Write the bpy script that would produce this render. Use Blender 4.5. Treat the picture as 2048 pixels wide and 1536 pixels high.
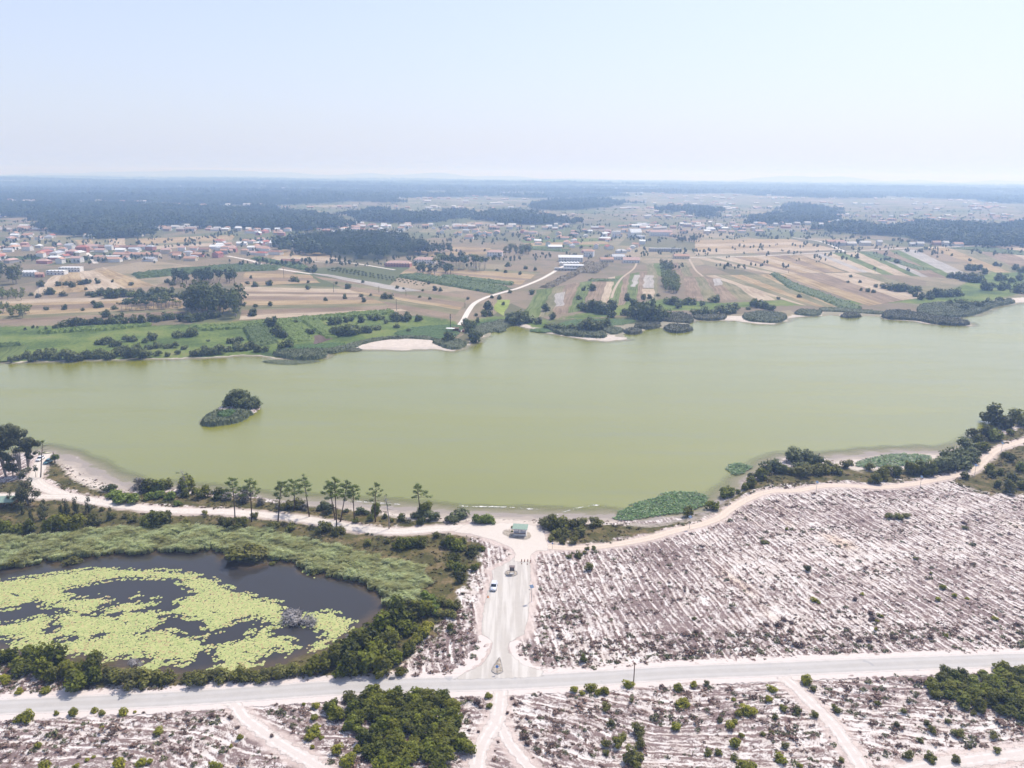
import bpy, math, random
import numpy as np
from mathutils import Matrix, Vector

# ------------------------------------------------------------------ camera, sky, sun, exposure
for o in list(bpy.data.objects):
    bpy.data.objects.remove(o)
SC = bpy.context.scene
COL = SC.collection
FPX, CAM_H = 1530.0, 112.0                      # focal length in photo pixels (2048 wide), drone height in metres
PITCH, ROLL = math.atan((768 - 352) / FPX), math.radians(0.5)
SUN_EL, SUN_AZ = math.radians(57), math.radians(38)   # azimuth measured from +Y (view direction) towards +X

cd = bpy.data.cameras.new('camera'); cam = bpy.data.objects.new('camera', cd); COL.objects.link(cam)
cd.sensor_width = 36.0; cd.lens = FPX / 2048 * 36.0; cd.clip_start = 1.0; cd.clip_end = 60000.0
cam.matrix_world = (Matrix.Translation((0, 0, CAM_H)) @ Matrix.Rotation(math.pi / 2 - PITCH, 4, 'X')
                    @ Matrix.Rotation(ROLL, 4, 'Z'))
SC.camera = cam

world = bpy.data.worlds.new('World'); SC.world = world; world.use_nodes = True
wn = world.node_tree; wn.nodes.clear()
sky = wn.nodes.new('ShaderNodeTexSky'); sky.sky_type = 'NISHITA'; sky.sun_disc = False
sky.sun_elevation = SUN_EL; sky.sun_rotation = SUN_AZ
sky.altitude = 0; sky.air_density = 1.0; sky.dust_density = 2.2; sky.ozone_density = 3.0
bg = wn.nodes.new('ShaderNodeBackground'); bg.inputs[1].default_value = 0.15
wo = wn.nodes.new('ShaderNodeOutputWorld')
tint = wn.nodes.new('ShaderNodeMix'); tint.data_type = 'RGBA'; tint.blend_type = 'MULTIPLY'; tint.inputs[0].default_value = 1.0
tint.inputs[7].default_value = (1.0, 0.975, 1.05, 1)      # hazy summer air, even over the whole sky
wn.links.new(sky.outputs[0], tint.inputs[6])
# veil of bright summer haze: strongest at the horizon all the way round, thinning towards the zenith
tc = wn.nodes.new('ShaderNodeTexCoord'); sx = wn.nodes.new('ShaderNodeSeparateXYZ'); mr = wn.nodes.new('ShaderNodeMapRange'); veil = wn.nodes.new('ShaderNodeMix')
mr.inputs[1].default_value = 0.0; mr.inputs[2].default_value = 0.75; mr.inputs[3].default_value = 0.72; mr.inputs[4].default_value = 0.0
veil.data_type = 'RGBA'; veil.inputs[7].default_value = (3.95, 4.28, 5.15, 1)
wn.links.new(tc.outputs['Generated'], sx.inputs[0]); wn.links.new(sx.outputs[2], mr.inputs[0]); wn.links.new(mr.outputs[0], veil.inputs[0])
wn.links.new(tint.outputs[2], veil.inputs[6]); wn.links.new(veil.outputs[2], bg.inputs[0]); wn.links.new(bg.outputs[0], wo.inputs[0])

sl = bpy.data.lights.new('sun', 'SUN'); sun = bpy.data.objects.new('sun', sl); COL.objects.link(sun)
sl.energy = 3.25; sl.angle = math.radians(0.5); sl.color = (1.0, 0.965, 0.91)
sd = Vector((math.sin(SUN_AZ) * math.cos(SUN_EL), math.cos(SUN_AZ) * math.cos(SUN_EL), math.sin(SUN_EL)))
sun.rotation_euler = sd.to_track_quat('Z', 'Y').to_euler()
sun.location = (0, 0, 300)

vs = SC.view_settings
SC.display_settings.display_device = 'sRGB'
vs.view_transform = 'Standard'; vs.look = 'None'; vs.gamma = 1.0; vs.use_curve_mapping = False
vs.exposure = 0.33
SC.render.engine = 'CYCLES'
cy = SC.cycles
cy.use_denoising = True
cy.max_bounces = 6; cy.diffuse_bounces = 2; cy.glossy_bounces = 2; cy.transmission_bounces = 3
cy.volume_bounces = 2; cy.transparent_max_bounces = 8
cy.caustics_reflective = False; cy.caustics_refractive = False

random.seed(7); RNG = np.random.default_rng(11)

# ------------------------------------------------------------------ geometry helpers
_c, _s = math.cos(ROLL), math.sin(ROLL); _cp, _sp = math.cos(PITCH), math.sin(PITCH)
def ground(px, py, z=0.0):
    """where the sight line through a photo pixel meets the level z"""
    u = (px - 1024) / FPX; v = (768 - py) / FPX
    u, v = _c * u - _s * v, _s * u + _c * v
    dx, dy, dz = u, _cp + v * _sp, -_sp + v * _cp
    t = (z - CAM_H) / dz
    return (dx * t, dy * t)
def ppm(px, py):
    """photo pixels per metre at the ground under a photo pixel"""
    x, y = ground(px, py)
    return FPX / (y * _cp + CAM_H * _sp)
def gpoly(pts, z=0.0): return np.array([ground(a, b, z) for a, b in pts])
def P(s):
    """'x,y x,y' or 'x,y,r ...' -> list of tuples"""
    return [tuple(float(q) for q in t.split(',')) for t in s.split()]
ZONES = {'1': (0, 820, 2.926), '2': (600, 900, 2.926), '3': (1348, 780, 2.926), '4': (0, 1200, 2.926), '5': (600, 1250, 2.926),
         '6': (1348, 1200, 2.926), '8': (440, 930, 4.655), 'a': (0, 500, 3.938), 'b': (500, 500, 3.938), 'c': (1000, 500, 3.938),
         'd': (1500, 500, 3.737), 'e': (1500, 320, 3.737), 'k': (960, 1020, 12.8), 'j': (860, 600, 10.24), 't': (0, 830, 7.3125)}
def Z(zone, s):
    ox, oy, k = ZONES[zone]
    return [(ox + t[0] / k, oy + t[1] / k) + tuple(q / k for q in t[2:]) for t in P(s)]

def poly_sdf(pts, poly):
    """signed distance, positive inside"""
    x, y = pts[:, 0], pts[:, 1]
    d2 = np.full(len(x), 1e18); ins = np.zeros(len(x), bool)
    n = len(poly)
    for i in range(n):
        ax, ay = poly[i]; bx, by = poly[(i + 1) % n]
        ex, ey = bx - ax, by - ay
        L = ex * ex + ey * ey + 1e-12
        t = np.clip(((x - ax) * ex + (y - ay) * ey) / L, 0, 1)
        d2 = np.minimum(d2, (x - ax - t * ex) ** 2 + (y - ay - t * ey) ** 2)
        c = ((ay > y) != (by > y))
        if abs(ey) > 1e-12:
            ins ^= c & (x < ex * (y - ay) / ey + ax)
    d = np.sqrt(d2)
    return np.where(ins, d, -d)
def near_sdf(pts, poly, margin=80.0):
    """poly_sdf evaluated only near the polygon (elsewhere -margin)"""
    lo, hi = poly.min(0) - margin, poly.max(0) + margin
    m = (pts[:, 0] > lo[0]) & (pts[:, 0] < hi[0]) & (pts[:, 1] > lo[1]) & (pts[:, 1] < hi[1])
    out = np.full(len(pts), -margin)
    if m.any(): out[m] = poly_sdf(pts[m], poly)
    return out
def line_dist(pts, line):
    x, y = pts[:, 0], pts[:, 1]; d2 = np.full(len(x), 1e18)
    for (ax, ay), (bx, by) in zip(line[:-1], line[1:]):
        ex, ey = bx - ax, by - ay; L = ex * ex + ey * ey + 1e-12
        t = np.clip(((x - ax) * ex + (y - ay) * ey) / L, 0, 1)
        d2 = np.minimum(d2, (x - ax - t * ex) ** 2 + (y - ay - t * ey) ** 2)
    return np.sqrt(d2)
def smooth_line(line, n=6):
    line = [np.array(p, float) for p in line]; out = []
    ext = [2 * line[0] - line[1]] + line + [2 * line[-1] - line[-2]]
    for i in range(1, len(ext) - 2):
        p0, p1, p2, p3 = ext[i - 1:i + 3]
        for k in range(n):
            t = k / n
            out.append(0.5 * (2 * p1 + (p2 - p0) * t + (2 * p0 - 5 * p1 + 4 * p2 - p3) * t * t + (3 * p1 - p0 - 3 * p2 + p3) * t ** 3))
    out.append(line[-1]); return np.array(out)
def smooth_poly(poly, n=4):
    p = [np.array(q, float) for q in poly]; N = len(p); out = []
    for i in range(N):
        p0, p1, p2, p3 = p[i - 1], p[i], p[(i + 1) % N], p[(i + 2) % N]
        for k in range(n):
            t = k / n
            out.append(0.5 * (2 * p1 + (p2 - p0) * t + (2 * p0 - 5 * p1 + 4 * p2 - p3) * t * t + (3 * p1 - p0 - 3 * p2 + p3) * t ** 3))
    return np.array(out)
_W = [(RNG.uniform(0, 6.28), RNG.uniform(0, 6.28), RNG.uniform(0.8, 1.25)) for _ in range(24)]
def wob(x, y, L, k=0):
    """cheap smooth value noise in -1..1 with wavelength about L"""
    s = 0
    for i in range(5):
        a, b, c = _W[(i + 5 * k) % 24]; f = 6.283 / L * c * (1 + 0.37 * i)
        s = s + np.sin(x * f * math.cos(a) + y * f * math.sin(a) + b) / (1 + 0.4 * i)
    return s / 2.2
def in_poly_random(poly, n, rng=RNG):
    lo, hi = poly.min(0), poly.max(0); out = np.zeros((0, 2))
    for _ in range(60):
        q = rng.uniform(lo, hi, (n * 3, 2)); q = q[poly_sdf(q, poly) > 0]
        out = np.vstack([out, q])
        if len(out) >= n: break
    return out[:n]

# ------------------------------------------------------------------ object helpers
def tag(o, label=None, cat=None, group=None, kind=None):
    if label: o['label'] = label
    if cat: o['category'] = cat
    if group: o['group'] = group
    if kind: o['kind'] = kind
    return o
def mesh_np(name, V, Fc, mats=(), smooth=False, attrs=None, mi=None):
    """V (n,3), Fc: int array (m,k) or list of lists"""
    me = bpy.data.meshes.new(name)
    V = np.asarray(V, np.float32)
    if isinstance(Fc, np.ndarray) and Fc.ndim == 2:
        k = Fc.shape[1]; m = Fc.shape[0]
        me.vertices.add(len(V)); me.vertices.foreach_set('co', V.ravel())
        me.loops.add(m * k); me.loops.foreach_set('vertex_index', Fc.astype(np.int32).ravel())
        me.polygons.add(m); me.polygons.foreach_set('loop_start', np.arange(0, m * k, k, dtype=np.int32))
        try: me.polygons.foreach_set('loop_total', np.full(m, k, np.int32))
        except Exception: pass
        me.update(calc_edges=True)
    else:
        me.from_pydata([tuple(v) for v in V], [], [list(f) for f in Fc]); me.update()
    for mt in mats: me.materials.append(mt)
    if mi is not None: me.polygons.foreach_set('material_index', np.asarray(mi, np.int32))
    me.polygons.foreach_set('use_smooth', np.full(len(me.polygons), smooth, bool))
    for an, (dom, dat) in (attrs or {}).items():
        at = me.attributes.new(an, 'FLOAT', dom); at.data.foreach_set('value', np.asarray(dat, np.float32))
    me.validate()
    return me
def link(name, me, parent=None, loc=None, rz=0, sc=None):
    o = bpy.data.objects.new(name, me); COL.objects.link(o)
    if parent is not None: o.parent = parent
    if loc is not None: o.location = loc
    if rz: o.rotation_euler = (0, 0, rz)
    if sc is not None: o.scale = sc if hasattr(sc, '__len__') else (sc, sc, sc)
    return o
def empty(name, loc, rz=0, sc=None):
    o = link(name, None, loc=loc, rz=rz, sc=sc); o.empty_display_size = 0.3
    return o

class MB:
    """collects boxes, prisms and tubes into one mesh"""
    def __init__(s): s.v = []; s.f = []
    def add(s, V, Fc):
        b = len(s.v); s.v += [tuple(map(float, q)) for q in V]; s.f += [[b + i for i in f] for f in Fc]; return s
    def box(s, x0, x1, y0, y1, z0, z1):
        return s.add([(x0, y0, z0), (x1, y0, z0), (x1, y1, z0), (x0, y1, z0), (x0, y0, z1), (x1, y0, z1), (x1, y1, z1), (x0, y1, z1)],
                     [(3, 2, 1, 0), (4, 5, 6, 7), (0, 1, 5, 4), (1, 2, 6, 5), (2, 3, 7, 6), (3, 0, 4, 7)])
    def prism(s, prof, a, b, axis='x'):
        """extrude a closed profile of (p,q) from a to b along an axis (x: p=y,q=z; y: p=x,q=z; z: p=x,q=y)"""
        def mk(p, q, t): return {'x': (t, p, q), 'y': (p, t, q), 'z': (p, q, t)}[axis]
        n = len(prof)
        V = [mk(p, q, a) for p, q in prof] + [mk(p, q, b) for p, q in prof]
        Fc = [tuple(range(n))[::-1], tuple(range(n, 2 * n))] + [(i, (i + 1) % n, n + (i + 1) % n, n + i) for i in range(n)]
        return s.add(V, Fc)
    def tube(s, pts, rads, n=7, cap=True):
        pts = [Vector(p) for p in pts]; V = []; Fc = []
        for i, p in enumerate(pts):
            d = (pts[min(i + 1, len(pts) - 1)] - pts[max(i - 1, 0)]).normalized()
            a = d.cross(Vector((0.31, 0.95, 0.1)) if abs(d.z) > 0.5 else Vector((0, 0, 1))).normalized(); b = d.cross(a)
            for k in range(n):
                t = 6.28319 * k / n
                V.append(p + (a * math.cos(t) + b * math.sin(t)) * rads[i])
        for i in range(len(pts) - 1):
            for k in range(n):
                Fc.append((i * n + k, i * n + (k + 1) % n, (i + 1) * n + (k + 1) % n, (i + 1) * n + k))
        if cap: Fc += [tuple(range(n))[::-1], tuple(range((len(pts) - 1) * n, len(pts) * n))]
        return s.add(V, Fc)
    def mesh(s, name, mat, smooth=False):
        return mesh_np(name, np.array(s.v), s.f, [mat] if mat else [], smooth)
    def build(s, name, mat, parent=None, smooth=False, **kw):
        return link(name, s.mesh(name, mat, smooth), parent, **kw)

# ------------------------------------------------------------------ material helpers
class Mat:
    def __init__(s, name):
        s.m = bpy.data.materials.new(name); s.m.use_nodes = True
        s.nt = s.m.node_tree; s.nt.nodes.clear()
        s.out = s.nt.nodes.new('ShaderNodeOutputMaterial')
        s.geo = None
    def put(s, sock, v):
        if isinstance(v, bpy.types.NodeSocket): s.nt.links.new(v, sock)
        elif sock.type == 'RGBA' and hasattr(v, '__len__'): sock.default_value = (*v[:3], 1)
        else: sock.default_value = v
    def n(s, typ, ins=None, **props):
        nd = s.nt.nodes.new(typ)
        for k, v in props.items(): setattr(nd, k, v)
        for k, v in (ins or {}).items(): s.put(nd.inputs[k], v)
        return nd
    def pos(s):
        if s.geo is None: s.geo = s.n('ShaderNodeNewGeometry')
        return s.geo.outputs['Position']
    def attr(s, name): return s.n('ShaderNodeAttribute', attribute_name=name).outputs['Fac']
    def math(s, op, a, b=0.0, clamp=False):
        return s.n('ShaderNodeMath', {0: a, 1: b}, operation=op, use_clamp=clamp).outputs[0]
    def add(s, a, b): return s.math('ADD', a, b)
    def mul(s, a, b): return s.math('MULTIPLY', a, b)
    def step(s, v, lo, hi):
        return s.n('ShaderNodeMapRange', {0: v, 1: lo, 2: hi}, interpolation_type='SMOOTHSTEP').outputs[0]
    def mix(s, f, a, b, mode='MIX'):
        nd = s.n('ShaderNodeMix', data_type='RGBA', blend_type=mode)
        s.put(nd.inputs[0], f); s.put(nd.inputs[6], a); s.put(nd.inputs[7], b)
        return nd.outputs[2]
    def noise(s, scale, detail=3, rough=0.55, vec=None, dist=0.0):
        return s.n('ShaderNodeTexNoise', {'Vector': vec if vec is not None else s.pos(), 'Scale': scale, 'Detail': detail,
                                          'Roughness': rough, 'Distortion': dist}).outputs[0]
    def ramp(s, f, stops):
        nd = s.n('ShaderNodeValToRGB', {0: f}); cr = nd.color_ramp
        while len(cr.elements) < len(stops): cr.elements.new(0.5)
        for e, (p, c) in zip(cr.elements, stops): e.position = p; e.color = (*c, 1)
        return nd.outputs[0]
    def bsdf(s, color, rough=0.8, spec=0.3, bump=None, bstr=0.3, bdist=0.1, **extra):
        b = s.n('ShaderNodeBsdfPrincipled')
        s.put(b.inputs['Base Color'], color); s.put(b.inputs['Roughness'], rough); s.put(b.inputs['Specular IOR Level'], spec)
        for k, v in extra.items(): s.put(b.inputs[k.replace('_', ' ')], v)
        if bump is not None:
            bp = s.n('ShaderNodeBump', {'Height': bump, 'Strength': bstr, 'Distance': bdist}); s.put(b.inputs['Normal'], bp.outputs[0])
        return b.outputs[0]
    def cut(s, shader, alpha):
        t = s.n('ShaderNodeBsdfTransparent').outputs[0]
        mx = s.n('ShaderNodeMixShader'); s.put(mx.inputs[0], alpha); s.put(mx.inputs[1], t); s.put(mx.inputs[2], shader)
        return mx.outputs[0]
    def end(s, shader):
        s.nt.links.new(shader, s.out.inputs['Surface']); return s.m
    def rnd(s): return s.n('ShaderNodeObjectInfo').outputs['Random']

def plain(name, col, rough=0.7, spec=0.3, var=0.12, scale=1.2, **kw):
    """painted or natural surface with slight mottling and wear"""
    m = Mat(name); f = m.noise(scale, 4, 0.6)
    g = m.noise(scale * 9, 3, 0.6)
    f = m.add(m.mul(f, 0.65), m.mul(g, 0.35))
    lo = tuple(c * (1 - 2 * var) for c in col); hi = tuple(min(1, c * (1 + 1.5 * var)) for c in col)
    return m.end(m.bsdf(m.ramp(f, [(0.3, lo), (0.7, hi)]), rough, spec, **kw))
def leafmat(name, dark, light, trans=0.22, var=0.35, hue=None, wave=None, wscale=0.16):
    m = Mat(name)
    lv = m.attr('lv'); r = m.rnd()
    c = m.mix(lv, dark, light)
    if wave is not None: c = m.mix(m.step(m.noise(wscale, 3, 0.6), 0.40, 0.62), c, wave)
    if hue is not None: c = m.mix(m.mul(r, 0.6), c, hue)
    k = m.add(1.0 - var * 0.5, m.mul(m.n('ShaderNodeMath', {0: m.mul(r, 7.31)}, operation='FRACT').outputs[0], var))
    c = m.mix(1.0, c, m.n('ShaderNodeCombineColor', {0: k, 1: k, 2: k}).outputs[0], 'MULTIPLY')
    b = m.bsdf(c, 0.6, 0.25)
    t = m.n('ShaderNodeBsdfTranslucent', {0: c}).outputs[0]
    mx = m.n('ShaderNodeMixShader', {0: trans}); m.put(mx.inputs[1], b); m.put(mx.inputs[2], t)
    return m.end(mx.outputs[0])

# ------------------------------------------------------------------ outlines traced on the ground
LAKE_Z, POND_Z = -0.5, -0.4
far_shore = P('-500,735 -100,728 0,725 120,722 260,718 400,716 480,711 520,711 560,717 610,719 648,714 655,705 690,700 740,699 800,700 860,698 904,701 923,698 '
              '934,690 937,685 954,684 958,677 990,664 1018,653 1031,650 1045,653 1058,655 1086,665 1140,673 1178,680 1216,682 1254,679 1249,669 '
              '1282,662 1300,657 1328,657 1376,652 1378,646 1386,640 1447,641 1475,642 1518,648 1545,648 1567,642 1583,634 1639,631 1690,632 1765,634 '
              '1770,638 1829,642 1859,648 1941,652 1939,646 1901,639 1925,631 1950,631 1976,620 1995,612 2024,608 2048,604 2300,580')
near_shore = P('2300,760 2048,843 1980,868 1930,893 1885,904 1843,899 1775,903 1700,908 1655,914 1565,913 1520,935 1495,954 1474,971 1437,999 1409,1022 '
               '1340,1036 1280,1038 1235,1030 1200,1026 1150,1030 1080,1027 1000,1024 930,1024 880,1020 820,1013 760,1009 700,1005 640,1001 570,998 500,991 '
               '440,985 380,978 330,973 265,970 239,957 212,948 191,937 175,925 157,920 137,911 104,902 82,899 40,905 0,917 -200,945 -500,960')
LAKE = gpoly(far_shore + near_shore, LAKE_Z)
ISLAND = smooth_poly(gpoly(P('404,846 416,851 450,848 478,842 497,831 512,822 516,813 505,806 470,806 440,816 427,826 412,834'), LAKE_Z))
ISLETS = [smooth_poly(gpoly(P(s), LAKE_Z)) for s in (
    '1328,656 1338,663 1358,665 1378,662 1385,658 1372,652 1345,650', '1681,632 1692,635 1708,635 1722,632 1712,627 1692,627',
    '1248,664 1262,668 1280,666 1283,661 1268,658 1252,660', '992,663 1000,664 1008,662 1004,658 994,658')]
POND = smooth_poly(gpoly(P('-160,1140 0,1133 45,1132 70,1122 110,1115 128,1127 165,1113 260,1104 350,1099 430,1098 450,1107 456,1120 500,1128 545,1122 '
    '565,1119 600,1126 614,1140 644,1144 690,1154 713,1157 737,1173 767,1190 776,1211 764,1225 733,1249 700,1275 640,1300 560,1328 500,1338 430,1344 '
    '365,1354 330,1345 250,1332 100,1312 0,1302 -160,1290'), POND_Z), 3)

# ground cover zones (photo pixels)
GRASS = [gpoly(P('-300,985 60,960 85,985 200,1003 440,1018 640,1040 800,1060 880,1058 942,1066 962,1105 945,1150 928,1180 907,1228 860,1278 815,1310 800,1345 '
                 '640,1352 560,1350 450,1352 385,1362 330,1370 230,1378 140,1370 60,1335 -300,1325')),
         gpoly(P('85,905 120,925 140,955 200,978 300,985 420,990 520,998 620,1008 720,1020 820,1035 900,1043 990,1043 1000,1050 880,1052 780,1056 640,1038 440,1018 '
                 '240,1004 150,985 95,960 78,935')),
         gpoly(P('1090,1053 1150,1045 1300,1048 1345,1042 1440,1005 1490,968 1560,935 1700,925 1900,905 1960,880 2060,850 2300,800 2300,830 2060,868 2010,885 1975,905 '
                 '1950,930 1880,950 1830,958 1760,964 1680,962 1600,968 1540,972 1500,985 1450,1012 1400,1040 1300,1066 1200,1085 1100,1090 1085,1070')),
         gpoly(P('1985,905 2060,885 2300,850 2300,1010 2060,992 1960,985 1910,965 1900,955 1950,942'))]
BEACH = [gpoly(P('75,893 140,903 190,928 240,950 270,966 270,984 220,984 180,975 150,958 130,935 105,915 80,912')),
         gpoly(P('560,990 700,998 830,1005 940,1018 1080,1020 1240,1024 1250,1046 1180,1049 1090,1050 1060,1050 990,1048 930,1046 800,1036 690,1018 570,1008')),
         gpoly(P('1640,905 1780,896 1850,892 1890,900 1860,935 1720,942 1650,925')), gpoly(P('1400,1030 1470,970 1485,975 1430,1020 1410,1035 1300,1052 1250,1050')),
         gpoly(P('648,712 690,694 740,680 800,676 870,680 890,690 925,686 940,694 900,706 800,705 700,705')),
         gpoly(P('930,700 940,682 960,672 990,655 1030,645 1065,651 1065,665 1010,664 970,680')), gpoly(P('1060,650 1100,662 1180,674 1215,670 1240,655 1285,648 1330,650 1380,640 1380,655 1290,666 1260,685 1170,688 1080,672')),
         gpoly(P('1380,640 1440,632 1500,632 1520,642 1560,644 1580,630 1640,624 1770,628 1775,642 1860,640 1945,648 1940,656 1840,652 1500,656 1390,648')),
         gpoly(P('1990,598 2060,594 2060,612 1990,616'))]
GREEN = [gpoly(P('-300,655 80,652 300,652 480,642 620,632 785,624 800,632 850,632 900,640 925,650 900,690 880,688 800,676 740,680 690,694 650,712 500,716 0,728 -300,732')),
         gpoly(P('925,665 945,640 985,632 1080,640 1200,636 1300,622 1420,620 1520,612 1700,610 1800,605 1900,612 1990,600 2100,570 2100,540 1990,540 1900,580 1780,592 '
                 '1700,600 1560,600 1440,606 1340,596 1240,610 1100,640 1100,668 1000,655 960,672'))]
POOLS = None

def roadline(s, n=5): return smooth_line([ground(a, b) for a, b in P(s)], n)
ROADS = {   # name: (centre line, half width)
    'main': (roadline('-400,1428 -150,1419 0,1414 180,1406 342,1398 520,1386 700,1374 880,1369 1000,1366 1200,1356 1348,1346 1530,1339 1690,1332 1870,1325 2048,1319 2500,1304'), 2.75),
    'lake': (roadline('1040,1062 1000,1058 950,1055 880,1057 830,1061 784,1063 719,1057 655,1046 590,1036 515,1029 440,1023 342,1021 239,1010 171,999 120,987 88,974 72,961 73,948 78,938 83,922 92,908'), 2.2),
    'west': (roadline('140,994 75,993 34,991 0,992 -200,996'), 1.9),
    'foot': (roadline('1060,1090 1089,1093 1147,1096 1198,1093 1249,1086 1300,1076 1348,1062 1399,1050 1437,1036 1456,1022 1478,1007 1502,995 1539,983 1594,981 1638,973 1690,971 1758,975 '
                      '1826,968 1878,958 1929,947 1953,937 1973,917 1997,898 2048,881 2300,800'), 1.55),
    'south': (roadline('1002,1378 998,1411 993,1441 974,1472 960,1503 955,1540 948,1640'), 1.5),
    'south2': (roadline('996,1440 1007,1462 1020,1489 1048,1523 1100,1580'), 1.2),
    'east': (roadline('1562,1350 1594,1378 1628,1412 1662,1446 1690,1484 1717,1525 1760,1600'), 1.5),
    'westdirt': (roadline('455,1402 472,1412 489,1436 530,1467 581,1501 632,1531 700,1580'), 1.4),
    'corner': (roadline('1800,1545 1860,1531 1950,1519 2060,1505 2300,1480'), 1.6)}
LOT = gpoly(Z('2', '1262,625 1345,640 1350,700 1342,900 1332,1000 1310,1080 1225,1125 1215,1165 1245,1210 1310,1262 1420,1292 1420,1330 900,1345 940,1318 1060,1262 1118,1180 1132,1120 1062,1080 1066,1000 1085,880 1108,800 1132,745 1120,708 1150,690 1215,660'))
PLAZA = gpoly(Z('2', '960,440 1060,438 1180,428 1300,432 1390,448 1425,480 1440,530 1450,555 1450,590 1390,590 1352,610 1345,650 1250,655 1262,605 1235,572 1130,528 1000,492 900,482'))
SHOULDER = gpoly(Z('2', '980,1300 1060,1240 1100,1180 1130,1110 1060,1075 1000,1180 930,1260 860,1310'))
APRON = gpoly(Z('2', '1215,1130 1290,1110 1310,1200 1380,1265 1500,1280 1480,1300 1310,1280 1240,1215'))

# ------------------------------------------------------------------ the ground sheet
def hgt(x, y):
    """gentle relief far beyond the lake"""
    r = np.clip((y - 1900) / 5000, 0, 1)
    h = r * (16 * wob(x * 0.5, y, 2300, 0) + 9 * wob(x, y, 1100, 1) + 26 * r)
    return np.maximum(h, 0) * np.clip((y - 1900) / 600, 0, 1)
ys = [-2500, -900, -350, -120, -20, 30, 60, 80]
ys += list(np.arange(90, 345, 0.85)); d = 0.85
while ys[-1] < 20500:
    d *= 1.022 if ys[-1] < 900 else 1.035
    ys.append(ys[-1] + d)
ys = np.array(ys); NC = 470
tt = np.linspace(-1, 1, NC)
hw = np.where(ys >= 60, 0.80 * ys + 70, 118 + (60 - ys) * 1.0)
GX = hw[:, None] * tt[None, :]; GY = np.repeat(ys[:, None], NC, 1)
gp = np.stack([GX.ravel(), GY.ravel()], 1); gx, gy = gp[:, 0], gp[:, 1]
lk = near_sdf(gp, LAKE, 400)
jit = 1.2 * wob(gx, gy, 26, 0) + 0.7 * wob(gx, gy, 9, 1)
lake_d = -(lk + np.clip(np.abs(lk) * 0, 0, 0)) + jit * np.clip(gy / 400, 0.5, 1.6)
isl = near_sdf(gp, ISLAND, 60)
for q in ISLETS: isl = np.maximum(isl, near_sdf(gp, q, 60))
lake_d = np.maximum(lake_d, isl)
pond_d = -near_sdf(gp, POND, 200) + 0.5 * wob(gx, gy, 7, 2)
grass_d = np.max([near_sdf(gp, q, 60) for q in GRASS], 0)
beach_d = np.max([near_sdf(gp, q, 60) for q in BEACH], 0)
green_d = np.max([near_sdf(gp, q, 80) for q in GREEN], 0)
road_d = np.full(len(gp), 60.0)
for nm, (ln, w) in ROADS.items():
    lo, hi = ln.min(0) - 40, ln.max(0) + 40
    m = (gx > lo[0]) & (gx < hi[0]) & (gy > lo[1]) & (gy < hi[1])
    road_d[m] = np.minimum(road_d[m], line_dist(gp[m], ln) - w)
for q in (LOT, PLAZA): road_d = np.minimum(road_d, -near_sdf(gp, q, 60))
south = gy < (141.4 + (gx + 110.4) * 0.086)          # south of the asphalt road
row = np.where(south, (gy - 130) + 0.16 * gx + 3.0 * wob(gx, gy, 60, 2) - 0.0025 * np.clip(gx - 40, 0, 80) ** 2,
               gx + 0.23 * (gy - 195) + 0.0012 * (gx - 60) * (gy - 195)) + 0.5 * wob(gx, gy, 30, 3)
along = np.where(south, gx, gy)
near = gy < 420
gz = hgt(gx, gy)
heath = near & (grass_d < 0) & (lake_d > 4) & (pond_d > 2)
amp = np.clip(road_d / 3, 0, 1) * heath
gz = gz + amp * (0.13 * np.sin(row * 6.283 / 3.5) + 0.10 * wob(gx, gy, 5, 1) + 0.08 * wob(gx, gy, 2.4, 2) - 0.05)
lake_slope = np.where(isl > -14, 0.5, 0.058)
gz = np.where(lake_d < 9, np.minimum(gz, np.clip(LAKE_Z + lake_slope * lake_d, -2.6, 0)), gz)
gz = np.where(pond_d < 3, np.minimum(gz, np.clip(POND_Z + 0.30 * pond_d, -1.6, 0)), gz)
NR = len(ys)
ii = (np.arange(NR - 1)[:, None] * NC + np.arange(NC - 1)[None, :]).ravel()
GF = np.stack([ii, ii + 1, ii + NC + 1, ii + NC], 1)

g = Mat('ground_sand_heath_fields')
n_big = g.noise(0.035, 3); n_mid = g.noise(0.25, 4); n_fine = g.noise(2.2, 4, 0.65)
arow, aalong = g.attr('row'), g.attr('along')
rv = g.n('ShaderNodeCombineXYZ', {0: arow, 1: g.mul(aalong, 0.46), 2: 0.0}).outputs[0]
rv2 = g.n('ShaderNodeCombineXYZ', {0: arow, 1: g.mul(aalong, 0.8), 2: 3.0}).outputs[0]
n_an = g.noise(0.85, 6, 0.68, rv, 0.4); n_an2 = g.noise(2.2, 6, 0.7, rv2, 0.8); n_an3 = g.noise(5.5, 4, 0.7, rv2, 0.5)
ph = g.add(g.mul(arow, 1 / 3.5), g.mul(g.noise(0.12, 2), 0.5))
st = g.math('SINE', g.mul(ph, 6.28318))
thin = g.math('PINGPONG', g.add(g.mul(arow, 1 / 3.5), g.mul(g.noise(0.12, 2), 0.6)), 0.5)
ridge = g.mul(g.step(thin, 0.12, 0.02), g.step(g.noise(0.09, 3, 0.6), 0.36, 0.56))
sm = g.add(g.add(g.mul(st, 0.06), g.mul(g.add(n_an, -0.5), 1.5)), g.add(g.mul(g.add(n_an2, -0.5), 1.3), g.mul(g.add(n_big, -0.5), 0.9)))
sm = g.add(g.add(sm, g.mul(ridge, 0.40)), g.add(g.mul(g.add(n_an3, -0.5), 1.2), g.add(g.mul(g.math('SINE', g.mul(arow, 4.38)), 0.08), -0.05)))
sandm = g.step(sm, -0.09, 0.09)
sand = g.mix(g.step(n_mid, 0.35, 0.7), (0.70, 0.645, 0.59), (0.55, 0.475, 0.415))
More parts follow.
